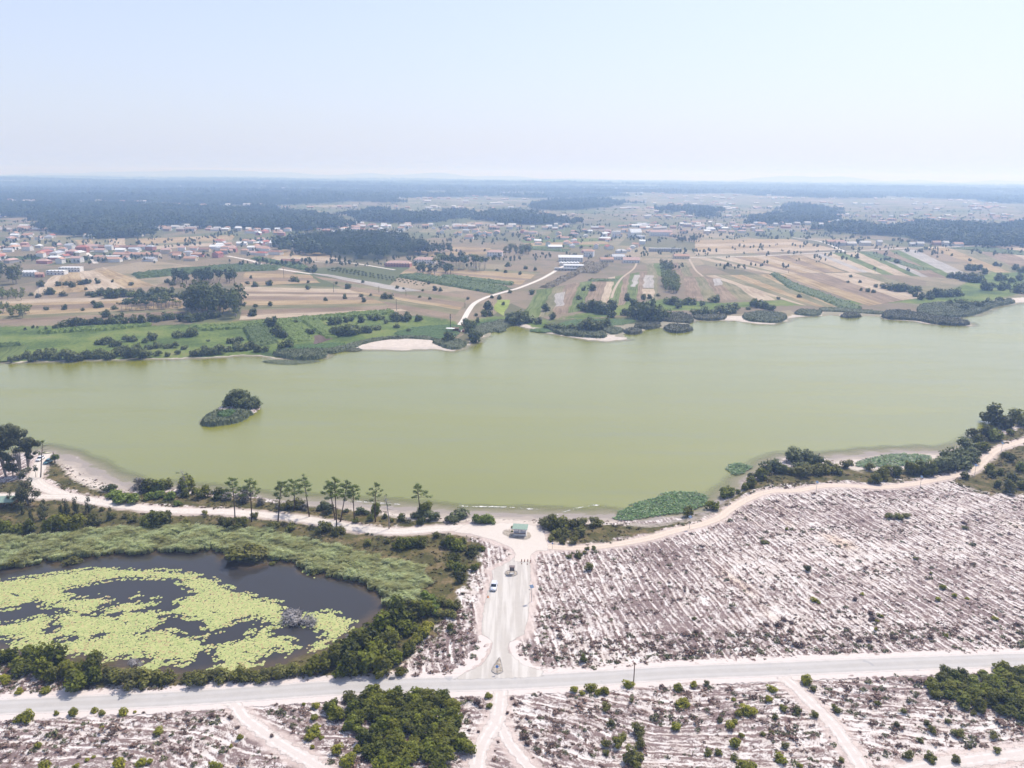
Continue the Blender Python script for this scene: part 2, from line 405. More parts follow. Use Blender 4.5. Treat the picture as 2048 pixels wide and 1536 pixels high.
sand = g.mix(g.mul(g.step(g.noise(0.05, 2, vec=rv), 0.62, 0.72), 0.6), sand, (0.62, 0.47, 0.33))
litter = g.mix(g.step(n_big, 0.4, 0.62), (0.225, 0.165, 0.15), (0.19, 0.125, 0.105))
litter = g.mix(g.mul(g.step(g.add(g.mul(n_fine, 0.5), g.mul(n_an3, 0.5)), 0.46, 0.62), 0.8), litter, (0.12, 0.075, 0.06))
heathc = g.mix(sandm, litter, sand)
# dry grass by the pond and the lake
ngr = g.noise(0.16, 5, 0.6); ngr2 = g.noise(1.1, 4, 0.65)
grs = g.ramp(g.add(g.mul(ngr, 0.62), g.mul(ngr2, 0.38)), [(0.34, (0.042, 0.043, 0.013)), (0.49, (0.088, 0.08, 0.026)), (0.59, (0.175, 0.13, 0.062)), (0.70, (0.29, 0.22, 0.145))])
grm = g.step(g.add(g.attr('grass'), g.mul(g.add(n_mid, -0.5), 9.0)), -0.8, 0.8)
c = g.mix(grm, heathc, grs)
# verge of trampled sand along tracks
vrg = g.step(g.add(g.attr('road'), g.mul(g.add(n_mid, -0.5), 4.5)), 2.2, 0.3)
c = g.mix(g.mul(vrg, 0.8), c, g.mix(n_fine, (0.60, 0.50, 0.44), (0.50, 0.40, 0.34)))
# farmland beyond the lake: patchwork of stubble, fallow and pasture
vmap = g.n('ShaderNodeMapping', {'Vector': g.pos(), 'Rotation': (0, 0, 0.5), 'Scale': (0.010, 0.0042, 1)}).outputs[0]
vor = g.n('ShaderNodeTexVoronoi', {'Vector': vmap, 'Scale': 1.0, 'Randomness': 0.8}).outputs['Color']
vr = g.n('ShaderNodeSeparateColor', {0: vor}).outputs
fld = g.ramp(vr[0], [(0.0, (0.30, 0.225, 0.15)), (0.2, (0.21, 0.165, 0.115)), (0.4, (0.245, 0.185, 0.12)), (0.55, (0.13, 0.125, 0.06)), (0.7, (0.36, 0.28, 0.19)), (0.82, (0.09, 0.115, 0.04)), (1.0, (0.17, 0.135, 0.09))])
fld = g.mix(g.mul(g.step(g.noise(0.02, 5, 0.65), 0.45, 0.65), 0.5), fld, (0.11, 0.12, 0.05))
fld = g.mix(g.mul(g.step(g.noise(0.0045, 4, 0.6), 0.42, 0.60), g.attr('plain')), fld, g.mix(n_mid, (0.085, 0.125, 0.04), (0.14, 0.155, 0.07)))
fld = g.mix(g.mul(g.noise(0.5, 5, 0.7), 0.5), fld, g.mix(0.5, fld, (0.10, 0.08, 0.05)))
farm = g.attr('far')
c = g.mix(farm, c, fld)
grn = g.ramp(g.add(g.mul(g.noise(0.03, 4, 0.6), 0.55), g.mul(g.noise(0.45, 5, 0.7), 0.45)), [(0.34, (0.04, 0.062, 0.02)), (0.46, (0.085, 0.125, 0.03)), (0.54, (0.15, 0.19, 0.045)), (0.64, (0.20, 0.195, 0.075)), (0.74, (0.25, 0.21, 0.12))])
gm = g.mul(g.step(g.add(g.attr('green'), g.mul(g.add(n_mid, -0.5), 22.0)), -1.5, 2.0), g.attr('isfar'))
c = g.mix(gm, c, grn)
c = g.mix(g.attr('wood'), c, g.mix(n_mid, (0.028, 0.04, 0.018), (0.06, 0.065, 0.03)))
# beaches and the wet margin of the lake
ld = g.attr('lake')
bm = g.step(g.add(g.attr('beach'), g.mul(g.add(n_mid, -0.5), 6.0)), -0.7, 0.9)
bm = g.math('MAXIMUM', bm, g.step(g.add(ld, g.mul(n_mid, 2.0)), 2.6, 1.2))
bs = g.mix(g.step(n_mid, 0.3, 0.7), (0.58, 0.505, 0.43), (0.50, 0.43, 0.36))
wetn = g.add(ld, g.mul(g.add(g.noise(0.12, 3), -0.5), 6.0))
bs = g.mix(g.mul(g.step(wetn, 7.5, 4.5), g.add(1.0, g.mul(g.attr('isfar'), -0.85))), bs, g.mix(g.step(wetn, 3.8, 2.6), (0.37, 0.315, 0.265), (0.30, 0.26, 0.225)))
bs = g.mix(g.step(ld, 0.5, -0.4), bs, (0.27, 0.24, 0.17))
c = g.mix(bm, c, bs)
pdm = g.step(g.add(g.attr('pond'), g.mul(n_mid, 0.8)), 1.2, 0.2)
c = g.mix(pdm, c, (0.085, 0.065, 0.04))
GROUND_M = g.end(g.bsdf(c, 0.92, 0.12, bump=g.add(g.mul(n_fine, 0.6), g.mul(g.noise(9.0, 3), 0.4)), bstr=0.5, bdist=0.12))

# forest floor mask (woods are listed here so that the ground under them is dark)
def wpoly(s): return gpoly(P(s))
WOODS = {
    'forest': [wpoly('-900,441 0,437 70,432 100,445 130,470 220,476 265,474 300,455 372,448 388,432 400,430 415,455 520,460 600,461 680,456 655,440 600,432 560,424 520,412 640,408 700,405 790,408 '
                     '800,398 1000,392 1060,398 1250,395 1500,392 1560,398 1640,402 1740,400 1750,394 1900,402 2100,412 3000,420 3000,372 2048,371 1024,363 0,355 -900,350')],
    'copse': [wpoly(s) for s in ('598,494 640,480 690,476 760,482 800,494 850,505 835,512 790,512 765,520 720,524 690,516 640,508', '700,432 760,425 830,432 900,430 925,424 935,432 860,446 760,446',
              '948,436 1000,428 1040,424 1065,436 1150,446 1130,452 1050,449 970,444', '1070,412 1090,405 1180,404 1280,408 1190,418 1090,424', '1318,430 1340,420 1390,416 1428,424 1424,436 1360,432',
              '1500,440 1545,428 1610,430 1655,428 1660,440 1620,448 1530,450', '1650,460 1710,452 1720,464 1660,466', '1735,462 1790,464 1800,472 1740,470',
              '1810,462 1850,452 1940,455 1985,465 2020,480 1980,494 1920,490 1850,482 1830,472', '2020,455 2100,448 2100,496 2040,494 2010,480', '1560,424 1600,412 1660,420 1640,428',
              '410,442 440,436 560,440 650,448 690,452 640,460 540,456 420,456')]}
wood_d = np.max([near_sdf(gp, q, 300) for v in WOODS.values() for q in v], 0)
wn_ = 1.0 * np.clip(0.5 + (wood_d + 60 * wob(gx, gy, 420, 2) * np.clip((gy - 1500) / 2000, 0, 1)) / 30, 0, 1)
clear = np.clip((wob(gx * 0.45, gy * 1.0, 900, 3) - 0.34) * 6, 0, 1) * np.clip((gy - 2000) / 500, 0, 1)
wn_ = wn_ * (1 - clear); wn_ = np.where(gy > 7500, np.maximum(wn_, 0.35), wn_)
def wood_at(x, y):
    q = np.stack([x, y], 1)
    dd = np.max([near_sdf(q, w, 300) for v in WOODS.values() for w in v], 0)
    k = 0.5 + (dd + 60 * wob(x, y, 420, 2) * np.clip((y - 1500) / 2000, 0, 1)) / 70
    cl = np.clip((wob(x * 0.45, y, 900, 3) - 0.34) * 6, 0, 1) * np.clip((y - 2000) / 500, 0, 1)
    gap = np.clip((wob(x, y, 240, 2) - 0.48) * 4, 0, 1)
    return np.clip(k, 0, 1) * (1 - cl) * (1 - gap)
farv = np.clip((gy - 430) / 12, 0, 1)
me = mesh_np('ground', np.stack([gx, gy, gz], 1), GF, [GROUND_M], True,
             {'row': ('POINT', row), 'along': ('POINT', along), 'grass': ('POINT', grass_d), 'road': ('POINT', road_d), 'far': ('POINT', farv), 'isfar': ('POINT', farv),
              'plain': ('POINT', 0.7 * np.clip((gy - 1150) / 500, 0, 1)), 'green': ('POINT', green_d), 'wood': ('POINT', wn_), 'lake': ('POINT', np.where(isl > -14, isl * 6 + 2.0, lake_d)), 'beach': ('POINT', beach_d), 'pond': ('POINT', pond_d)})
tag(link('ground', me), 'pale sandy ground and dry farmland reaching to the horizon', kind='structure')

# ------------------------------------------------------------------ water
def water(name, depth_attr, mask, z, mat, label):
    keep = mask[GF].any(1); Fk = GF[keep]
    used = np.unique(Fk); re = np.full(len(gp), -1); re[used] = np.arange(len(used))
    V = np.stack([gx[used], gy[used], np.full(len(used), z)], 1)
    m2 = mesh_np(name, V, re[Fk], [mat], True, {'dep': ('POINT', depth_attr[used])})
    return tag(link(name, m2), label, kind='structure')
w = Mat('turbid_green_lake_water')
wv = w.n('ShaderNodeMapping', {'Vector': w.pos(), 'Rotation': (0, 0, 0.35), 'Scale': (0.6, 1.6, 1)}).outputs[0]
waves = w.add(w.mul(w.noise(0.9, 3, 0.6, wv), 0.6), w.mul(w.noise(3.4, 2, 0.5, wv), 0.25))
drift = w.noise(0.012, 4, 0.55, w.n('ShaderNodeMapping', {'Vector': w.pos(), 'Scale': (0.45, 1.8, 1)}).outputs[0])
wc = w.mix(drift, (0.182, 0.186, 0.012), (0.224, 0.214, 0.018))
wc = w.mix(w.mul(w.step(w.noise(0.03, 4, 0.6, w.n('ShaderNodeMapping', {'Vector': w.pos(), 'Scale': (0.25, 2.2, 1)}).outputs[0]), 0.52, 0.7), 0.22), wc, (0.16, 0.17, 0.09))
wind = w.step(w.noise(0.022, 4, 0.65, w.n('ShaderNodeMapping', {'Vector': w.pos(), 'Rotation': (0, 0, 0.2), 'Scale': (0.3, 1.5, 1)}).outputs[0]), 0.35, 0.7)
ws = w.bsdf(wc, w.add(0.07, w.mul(wind, 0.2)), 1.0, bump=waves, bstr=0.6, bdist=0.2, IOR=1.48)
al = w.step(w.attr('dep'), 0.2, -8.5)
LAKE_M = w.end(w.cut(ws, w.add(0.12, w.mul(al, 0.88))))
water('lake', np.where(isl > -14, isl * 8, lake_d), lake_d < 2.5, LAKE_Z, LAKE_M, 'wide shallow lake of turbid green water')
w = Mat('dark_pond_water')
pv = w.add(w.mul(w.noise(1.1, 3, 0.6), 0.6), w.mul(w.noise(5.0, 2), 0.2))
pc = w.mix(w.step(w.attr('dep'), 0.0, -4.0), (0.085, 0.06, 0.035), (0.040, 0.036, 0.032))
POND_M = w.end(w.bsdf(pc, 0.10, 0.5, bump=pv, bstr=0.25, bdist=0.06, IOR=1.33))
water('pond', pond_d, pond_d < 1.2, POND_Z, POND_M, 'dark still pond with floating lily mats')

# ------------------------------------------------------------------ roads, tracks, car park
def sheet(name, fn, lo, hi, res, z, mat, label):
    """level sheet over the cells where fn (distance inside its edge) is above -1; the edge itself is ragged in the material"""
    nx, ny = int((hi[0] - lo[0]) / res) + 2, int((hi[1] - lo[1]) / res) + 2
    X, Y = np.meshgrid(lo[0] + res * np.arange(nx), lo[1] + res * np.arange(ny)); q = np.stack([X.ravel(), Y.ravel()], 1)
    s = fn(q)
    i = (np.arange(ny - 1)[:, None] * nx + np.arange(nx - 1)[None, :]).ravel(); Fs = np.stack([i, i + 1, i + nx + 1, i + nx], 1)
    Fs = Fs[(s[Fs] > -1.0).any(1)]
    used = np.unique(Fs); re = np.full(len(q), -1); re[used] = np.arange(len(used))
    zz = np.full(len(used), z)
    m2 = mesh_np(name, np.c_[q[used], zz], re[Fs], [mat], True, {'edge': ('POINT', s[used])})
    return tag(link(name, m2), label, kind='structure')
def ribbon(name, line, half, res, z, mat, label, n_across=8, over=1.0):
    """a track following its centre line"""
    ln = [np.array(line[0])]
    for p in line[1:]:
        k = max(1, int(np.linalg.norm(p - ln[-1]) / res)); a = ln[-1]
        ln += [a + (p - a) * j / k for j in range(1, k + 1)]
    ln = np.array(ln); t = np.gradient(ln, axis=0); t /= np.linalg.norm(t, axis=1)[:, None] + 1e-9; nn = np.stack([-t[:, 1], t[:, 0]], 1)
    W = half + over; off = np.linspace(-W, W, n_across + 1)
    V = (ln[:, None, :] + nn[:, None, :] * off[None, :, None]).reshape(-1, 2); A = n_across + 1
    edge = np.tile(half - np.abs(off), len(ln)); cr = np.tile(off, len(ln))
    i = (np.arange(len(ln) - 1)[:, None] * A + np.arange(A - 1)[None, :]).ravel(); Fs = np.stack([i, i + 1, i + A + 1, i + A], 1)
    m2 = mesh_np(name, np.c_[V, np.full(len(V), z)], Fs, [mat], True, {'edge': ('POINT', edge), 'cross': ('POINT', cr)})
    return tag(link(name, m2), label, kind='structure')
def trackmat(name, c1, c2, rut=None, amp=1.6, scale=0.7, soft=0.12, lanes=None):
    t = Mat(name); n = t.noise(scale, 4, 0.6); f = t.noise(scale * 6, 4, 0.65)
    col = t.mix(t.add(t.mul(n, 0.6), t.mul(f, 0.4)), c1, c2)
    if lanes:
        st_ = t.noise(1.0, 3, 0.55, t.n('ShaderNodeMapping', {'Vector': t.pos(), 'Rotation': (0, 0, -0.03), 'Scale': (0.55, 0.035, 1)}).outputs[0])
        col = t.mix(t.mul(t.step(st_, 0.45, 0.62), 0.55), col, lanes)
    if rut is not None:
        cr = t.math('ABSOLUTE', t.attr('cross')); rr = t.mul(t.step(t.math('ABSOLUTE', t.add(cr, -0.8)), 0.35, 0.1), t.step(n, 0.35, 0.6))
        col = t.mix(t.mul(rr, 0.7), col, rut)
    a = t.step(t.add(t.attr('edge'), t.mul(t.add(t.noise(scale * 0.9, 5, 0.65), -0.5), amp * 2)), -soft, soft)
    return t.end(t.cut(t.bsdf(col, 0.9, 0.15, bump=f, bstr=0.3, bdist=0.05), a))
TRACK = trackmat('pale_sand_track', (0.51, 0.445, 0.375), (0.67, 0.60, 0.525), (0.71, 0.645, 0.585), 0.8)
PATHM = trackmat('ochre_path', (0.54, 0.435, 0.34), (0.62, 0.515, 0.42), (0.66, 0.56, 0.465), 0.6)
RUTS = trackmat('rutted_white_sand', (0.50, 0.43, 0.37), (0.65, 0.585, 0.53), (0.69, 0.63, 0.58), 1.6)
GRAVEL = trackmat('grey_gravel', (0.40, 0.36, 0.31), (0.54, 0.495, 0.435), None, 0.9, lanes=(0.66, 0.62, 0.56))
VERGE = trackmat('sand_verge', (0.56, 0.48, 0.42), (0.68, 0.60, 0.55), None, 1.8)
t = Mat('bleached_asphalt')
cr = t.attr('cross'); n = t.noise(0.35, 5, 0.6); f = t.noise(6.0, 4, 0.7)
lane = t.step(t.math('ABSOLUTE', t.add(t.math('ABSOLUTE', cr), -1.25)), 0.8, 0.2)
col = t.mix(t.add(t.mul(n, 0.6), t.mul(f, 0.4)), (0.34, 0.315, 0.285), (0.53, 0.495, 0.45))
col = t.mix(t.mul(lane, 0.25), col, (0.57, 0.55, 0.525))
col = t.mix(t.mul(t.step(t.add(t.math('ABSOLUTE', cr), t.mul(n, 0.8)), 2.35, 3.0), 0.8), col, (0.62, 0.56, 0.51))
pat = t.step(t.noise(0.16, 2, 0.5), 0.69, 0.71)
col = t.mix(t.mul(pat, 0.45), col, (0.28, 0.28, 0.285))
a = t.step(t.add(t.attr('edge'), t.mul(t.add(t.noise(0.9, 4, 0.6), -0.5), 0.9)), -0.08, 0.08)
ASPH = t.end(t.cut(t.bsdf(col, 0.85, 0.2, bump=f, bstr=0.2, bdist=0.03), a))

ribbon('road_verge', ROADS['main'][0], 4.6, 1.2, 0.03, VERGE, 'strip of trampled sand along both edges of the asphalt road', 10, 1.6)
ribbon('asphalt_road', ROADS['main'][0], 2.75, 1.0, 0.05, ASPH, 'sun-bleached grey asphalt road crossing in front of the pond', 10, 0.4)
ribbon('lakeside_track', ROADS['lake'][0], 2.3, 0.8, 0.04, TRACK, 'white sandy track along the lake under the pines', 8, 0.9)
ribbon('shelter_track', ROADS['west'][0], 2.0, 0.8, 0.046, TRACK, 'white sandy track leading to the green-roofed shelter', 8, 0.9)
ribbon('footpath', ROADS['foot'][0], 1.6, 0.7, 0.042, PATHM, 'ochre footpath winding past the striped heath', 8, 0.7)
ribbon('sand_track', ROADS['south'][0], 1.7, 0.8, 0.045, RUTS, 'white sand track running straight off the junction', 8, 1.2)
ribbon('sand_track', ROADS['south2'][0], 1.2, 0.8, 0.04, RUTS, 'rutted sand track forking beside the foreground heath', 8, 1.2)
ribbon('sand_track', ROADS['east'][0], 1.6, 0.8, 0.045, RUTS, 'pale sand track cutting diagonally across the foreground heath', 8, 1.2)
ribbon('sand_track', ROADS['westdirt'][0], 1.5, 0.8, 0.045, RUTS, 'churned sand track beside the dark foreground thicket', 8, 1.2)
ribbon('sand_track', ROADS['corner'][0], 1.7, 0.8, 0.045, RUTS, 'white sand track in the bottom corner below the heath', 8, 1.2)
def sd(poly): return lambda q: poly_sdf(q, poly)
sheet('car_park', sd(LOT), LOT.min(0) - 2, LOT.max(0) + 2, 0.7, 0.055, GRAVEL, 'grey gravel car park between road and kiosk')
sheet('kiosk_square', sd(PLAZA), PLAZA.min(0) - 2, PLAZA.max(0) + 2, 0.7, 0.062, TRACK, 'open sandy square around the kiosk')
for q, lb in ((SHOULDER, 'bare sandy shoulder on the pond side of the car park entrance'), (APRON, 'ochre sandy shoulder on the heath side of the car park entrance')):
    sheet('sand_shoulder', sd(q), q.min(0) - 2, q.max(0) + 2, 0.7, 0.036, VERGE, lb)
# far tracks
FARDIRT = trackmat('far_dirt_track', (0.36, 0.28, 0.20), (0.45, 0.36, 0.27), None, 0.8, 0.3)
FARTR = trackmat('far_white_track', (0.58, 0.52, 0.45), (0.68, 0.62, 0.55), None, 0.6, 0.3)
for s, hw_, lb in (('920,664 917,655 926,642 937,622 949,607 970,596 985,591 1020,581 1038,576 1076,561 1101,548 1122,535 1140,529', 2.3, 'white track climbing from the lake landing to the white sheds'),
                   ('1223,596 1228,581 1236,566 1246,554 1267,538 1274,525', 1.3, 'dirt track between the narrow plots beyond the lake'),
                   ('1340,500 1370,508 1381,523 1391,540 1406,553', 1.4, 'pale lane beside the orange-roofed farmhouse'),
                   ('1380,515 1520,512 1690,503 1800,497 1900,494 2060,488', 2.6, 'long pale farm road across the far fields'),
                   ('1585,475 1640,483 1690,503', 2.4, 'farm road joining the long pale road from the hamlet'),
                   ('165,500 178,510 192,527', 3.0, 'pale village street beside the red house'),
                   ('455,512 500,521 533,532 563,539 622,548', 2.6, 'pale road leading out of the village between maize plots'),
                   ('560,512 625,523 700,526 790,540', 2.0, 'narrow white road in front of the pine copse'),
                   ('0,600 150,597 250,596 370,590', 1.6, 'faint farm track across the stubble near the plantation'),
                   ('205,535 255,556 312,572', 1.4, 'boundary track down the pale stubble field')):
    ribbon('farm_track', roadline(s), hw_, 4.0, 0.16, FARTR if hw_ > 1.9 else FARDIRT, lb, 4, 1.0)

# ------------------------------------------------------------------ fields beyond the lake
def fieldmat(name, c1, c2, c3, line=2.4):
    t = Mat(name); a, b = t.attr('u'), t.attr('v'); r = t.rnd()
    vec = t.n('ShaderNodeCombineXYZ', {0: a, 1: t.mul(b, 0.05), 2: t.mul(r, 50.0)}).outputs[0]
    n = t.noise(1 / line, 4, 0.6, vec); p = t.noise(0.025, 4, 0.6); q = t.noise(0.4, 4, 0.7)
    col = t.ramp(t.add(t.mul(n, 0.6), t.mul(p, 0.4)), [(0.41, c1), (0.5, c2), (0.59, c3)])
    col = t.mix(t.mul(t.step(q, 0.5, 0.75), 0.3), col, (0.10, 0.10, 0.05))
    return t.end(t.bsdf(col, 0.95, 0.1))
FM = {'tan': fieldmat('stubble_field', (0.235, 0.165, 0.085), (0.33, 0.24, 0.135), (0.40, 0.305, 0.18)),
      'pale': fieldmat('bleached_field', (0.31, 0.235, 0.16), (0.40, 0.315, 0.22), (0.46, 0.375, 0.28)),
      'brown': fieldmat('ploughed_field', (0.17, 0.122, 0.08), (0.235, 0.172, 0.118), (0.29, 0.217, 0.15)),
      'olive': fieldmat('fallow_field', (0.13, 0.125, 0.06), (0.20, 0.18, 0.10), (0.26, 0.22, 0.13)),
      'grey': fieldmat('grey_field', (0.28, 0.255, 0.23), (0.35, 0.32, 0.29), (0.42, 0.39, 0.355)),
      'green': fieldmat('green_field', (0.075, 0.10, 0.03), (0.12, 0.155, 0.045), (0.18, 0.20, 0.075)),
      'lime': fieldmat('lime_green_field', (0.19, 0.235, 0.045), (0.245, 0.29, 0.065), (0.29, 0.31, 0.10)),
      'plum': fieldmat('turned_soil', (0.085, 0.055, 0.045), (0.12, 0.08, 0.065), (0.15, 0.11, 0.09))}
FLABEL = {'tan': 'tan stubble strip', 'pale': 'bleached pale strip', 'brown': 'brown ploughed strip', 'olive': 'olive fallow strip', 'grey': 'greyish bare strip', 'green': 'low green crop strip',
          'lime': 'bright lime green strip', 'plum': 'dark turned soil plot'}
FZ = [0.05]
def field(quad, kind, where, nu=5, nv=14):
    A, B, Cc, D = [np.array(q) for q in quad]
    U, Vv = np.meshgrid(np.linspace(0, 1, nu), np.linspace(0, 1, nv))
    U, Vv = U.ravel()[:, None], Vv.ravel()[:, None]
    Q = (A * (1 - U) + B * U) * (1 - Vv) + (D * (1 - U) + Cc * U) * Vv
    wu = np.linalg.norm(B - A); wv_ = np.linalg.norm(D - A)
    Q = Q + np.stack([1.1 * wob(Q[:, 0], Q[:, 1], 60, 1), 1.1 * wob(Q[:, 0], Q[:, 1], 45, 2)], 1)
    i = (np.arange(nv - 1)[:, None] * nu + np.arange(nu - 1)[None, :]).ravel(); Fs = np.stack([i, i + 1, i + nu + 1, i + nu], 1)
    FZ[0] = FZ[0] + 0.0016
    m2 = mesh_np('field', np.c_[Q, np.full(len(Q), FZ[0])], Fs, [FM[kind]], True, {'u': ('POINT', U[:, 0] * wu), 'v': ('POINT', Vv[:, 0] * wv_)})
    return tag(link('field', m2), FLABEL[kind] + ' ' + where, group='fields ' + where, kind='structure')
def bundle(s, n, pal, where, mode='d', rng=random.Random(3)):
    A, B, Cc, D = [np.array(ground(*q)) for q in P(s)]
    if mode == 'h': A, B, Cc, D = D, A, B, Cc      # strips then run from side to side
    cuts = np.cumsum([0] + [rng.uniform(0.6, 1.5) for _ in range(n)]); cuts /= cuts[-1]; last = None
    for i in range(n):
        a, b = cuts[i], cuts[i + 1]
        k = rng.choice([q for q in pal.split() if q != last]); last = k
        field([A + (B - A) * a, A + (B - A) * b, D + (Cc - D) * b, D + (Cc - D) * a], k, where)
bundle('490,568 800,578 815,622 480,640', 9, 'tan pale brown tan olive', 'opposite the island, beyond the green meadow', 'h')
bundle('625,552 940,592 905,640 800,618', 6, 'brown tan olive brown', 'beside the white track to the sheds', 'h')
bundle('1075,580 1315,538 1315,600 1040,640', 11, 'tan brown olive pale brown green', 'between the white track and the poplar block')
bundle('1368,555 1500,552 1600,600 1372,602', 7, 'pale tan brown olive', 'just beyond the poplar block')
bundle('1290,527 1372,525 1385,552 1300,552', 4, 'olive brown green', 'below the orange farmhouse')
bundle('1388,516 1600,510 1690,544 1545,549 ', 9, 'tan brown olive pale brown', 'below the long pale farm road')
bundle('1600,509 1830,499 1960,560 1700,545', 10, 'brown tan olive pale grey green', 'sloping from the farm road to the far willows')
bundle('1410,551 1540,549 1690,618 1600,610', 5, 'brown tan pale olive', 'beside the green maize strip')
bundle('1556,548 1740,545 1880,590 1735,612', 4, 'brown tan olive pale', 'beyond the green maize strip')
bundle('1850,494 2150,486 2250,545 1990,545', 7, 'tan brown olive pale', 'at the far end of the farm road')
bundle('1390,480 1580,478 1680,500 1390,510', 4, 'brown tan pale', 'above the long pale farm road', 'h')
bundle('110,548 215,538 312,572 60,592', 4, 'pale tan pale', 'below the village')
bundle('-60,602 360,594 372,628 -60,650', 6, 'tan pale brown olive', 'around the small pine plantation', 'h')
bundle('490,545 620,550 640,566 480,572', 3, 'brown tan', 'below the maize wedge', 'h')
bundle('830,528 1080,545 1040,570 800,548', 4, 'brown olive tan', 'beyond the twin green crop bands', 'h')
bundle('780,490 980,496 990,508 860,512', 3, 'brown tan', 'behind the pine copse', 'h')
bundle('560,500 640,505 690,522 540,522', 2, 'tan pale', 'in front of the pine copse', 'h')
bundle('150,480 250,476 250,500 165,500', 3, 'olive tan pale', 'inside the village')
bundle('270,478 470,470 460,490 290,500', 3, 'tan olive pale', 'behind the village gardens', 'h')
bundle('1040,480 1210,476 1220,492 1060,496', 3, 'brown tan green', 'before the white chapel', 'h')
def one(s, kind, where): field([ground(*q) for q in P(s)], kind, where)
one('620,546 655,549 845,582 800,584', 'grey', 'beside the orchard rows')
one('986,616 996,600 1022,600 1006,633', 'lime', 'beside the white track')
one('627,672 645,669 664,678 628,690', 'plum', 'on the green shore')
one('1289,551 1306,551 1308,576 1286,576', 'grey', 'in the narrow plots')
one('1284,578 1308,578 1310,594 1284,594', 'pale', 'in the narrow plots')
one('1268,550 1280,550 1272,574 1262,574', 'grey', 'beside the dirt track plots')
one('1110,588 1130,584 1126,612 1110,614', 'grey', 'above the lakeside willows')
one('1425,558 1440,557 1446,570 1430,572', 'grey', 'in the stubble beyond the poplar block')
one('-40,700 60,690 20,722 -40,726', 'green', 'on the edge of the green meadow')

# ------------------------------------------------------------------ standing crops and reed beds: one rough mass each
def standing(name, poly, h, res, mat, label, cat, z0=0.0, blades=1.5, jit=0.3, bw=0.35, hvar=0.25, kind='stuff', group=None):
    lo, hi = poly.min(0) - res, poly.max(0) + res
    nx, ny = int((hi[0] - lo[0]) / res) + 2, int((hi[1] - lo[1]) / res) + 2
    X, Y = np.meshgrid(lo[0] + res * np.arange(nx), lo[1] + res * np.arange(ny)); q = np.stack([X.ravel(), Y.ravel()], 1)
    q += RNG.uniform(-jit, jit, q.shape) * res
    s = poly_sdf(q, poly)
    i = (np.arange(ny - 1)[:, None] * nx + np.arange(nx - 1)[None, :]).ravel(); Fs = np.stack([i, i + 1, i + nx + 1, i + nx], 1)
    Fs = Fs[(s[Fs] > -0.2 * res).any(1)]
    used = np.unique(Fs); re = np.full(len(q), -1); re[used] = np.arange(len(used)); q, s = q[used], s[used]; Fs = re[Fs]
    big = 1 + 0.3 * wob(q[:, 0], q[:, 1], 14, 1)
    z = np.where(s > 0, h * (0.8 + hvar * RNG.uniform(-1, 1, len(q))) * big, 0) + z0
    V = np.c_[q, z]; lv = np.full(len(Fs), 0.3) + RNG.uniform(0, .4, len(Fs))
    # blades and leaves rising out of the mass
    ins = np.where(s > -0.1)[0]; nb = int(len(ins) * blades)
    if nb:
        k = RNG.choice(ins, nb); b = q[k] + RNG.uniform(-.5, .5, (nb, 2)) * res; an = RNG.uniform(0, 6.283, nb); wd = bw * RNG.uniform(.6, 1.4, nb)
        d2 = np.stack([np.cos(an), np.sin(an)], 1) * wd[:, None] / 2; zz = z[k] - 0.35 * h; ln_ = RNG.uniform(-.3, .3, (nb, 2)) * h * 0.5
        top = z[k] + h * RNG.uniform(0.0, 0.28, nb)
        a0, a1, a2, a3 = np.c_[b - d2, zz], np.c_[b + d2, zz], np.c_[b + ln_ + d2 * .45, top], np.c_[b + ln_ - d2 * .45, top]
        n0 = len(V); V = np.vstack([V, np.stack([a0, a1, a2, a3], 1).reshape(-1, 3)])
        Fs = np.vstack([Fs, n0 + np.arange(4 * nb).reshape(-1, 4)]); lv = np.r_[lv, RNG.uniform(0, 1, nb)]
    m2 = mesh_np(name, V, Fs, [mat], False, {'lv': ('FACE', lv)})
    return tag(link(name, m2), label, cat, group, kind)
MAIZE = leafmat('maize_leaves', (0.045, 0.075, 0.016), (0.14, 0.20, 0.045), 0.25, 0.2)
MAIZE2 = leafmat('young_maize_leaves', (0.085, 0.13, 0.020), (0.23, 0.31, 0.055), 0.25, 0.2)
DRYMAIZE = leafmat('ripe_maize', (0.075, 0.06, 0.028), (0.19, 0.145, 0.075), 0.15, 0.1)
REED_D = leafmat('dark_reed', (0.05, 0.055, 0.03), (0.13, 0.13, 0.07), 0.2, 0.15)
REED_G = leafmat('grey_green_reed', (0.06, 0.08, 0.036), (0.17, 0.185, 0.09), 0.2, 0.15)
HERB = leafmat('green_herbs', (0.04, 0.085, 0.018), (0.11, 0.19, 0.04), 0.25, 0.15)
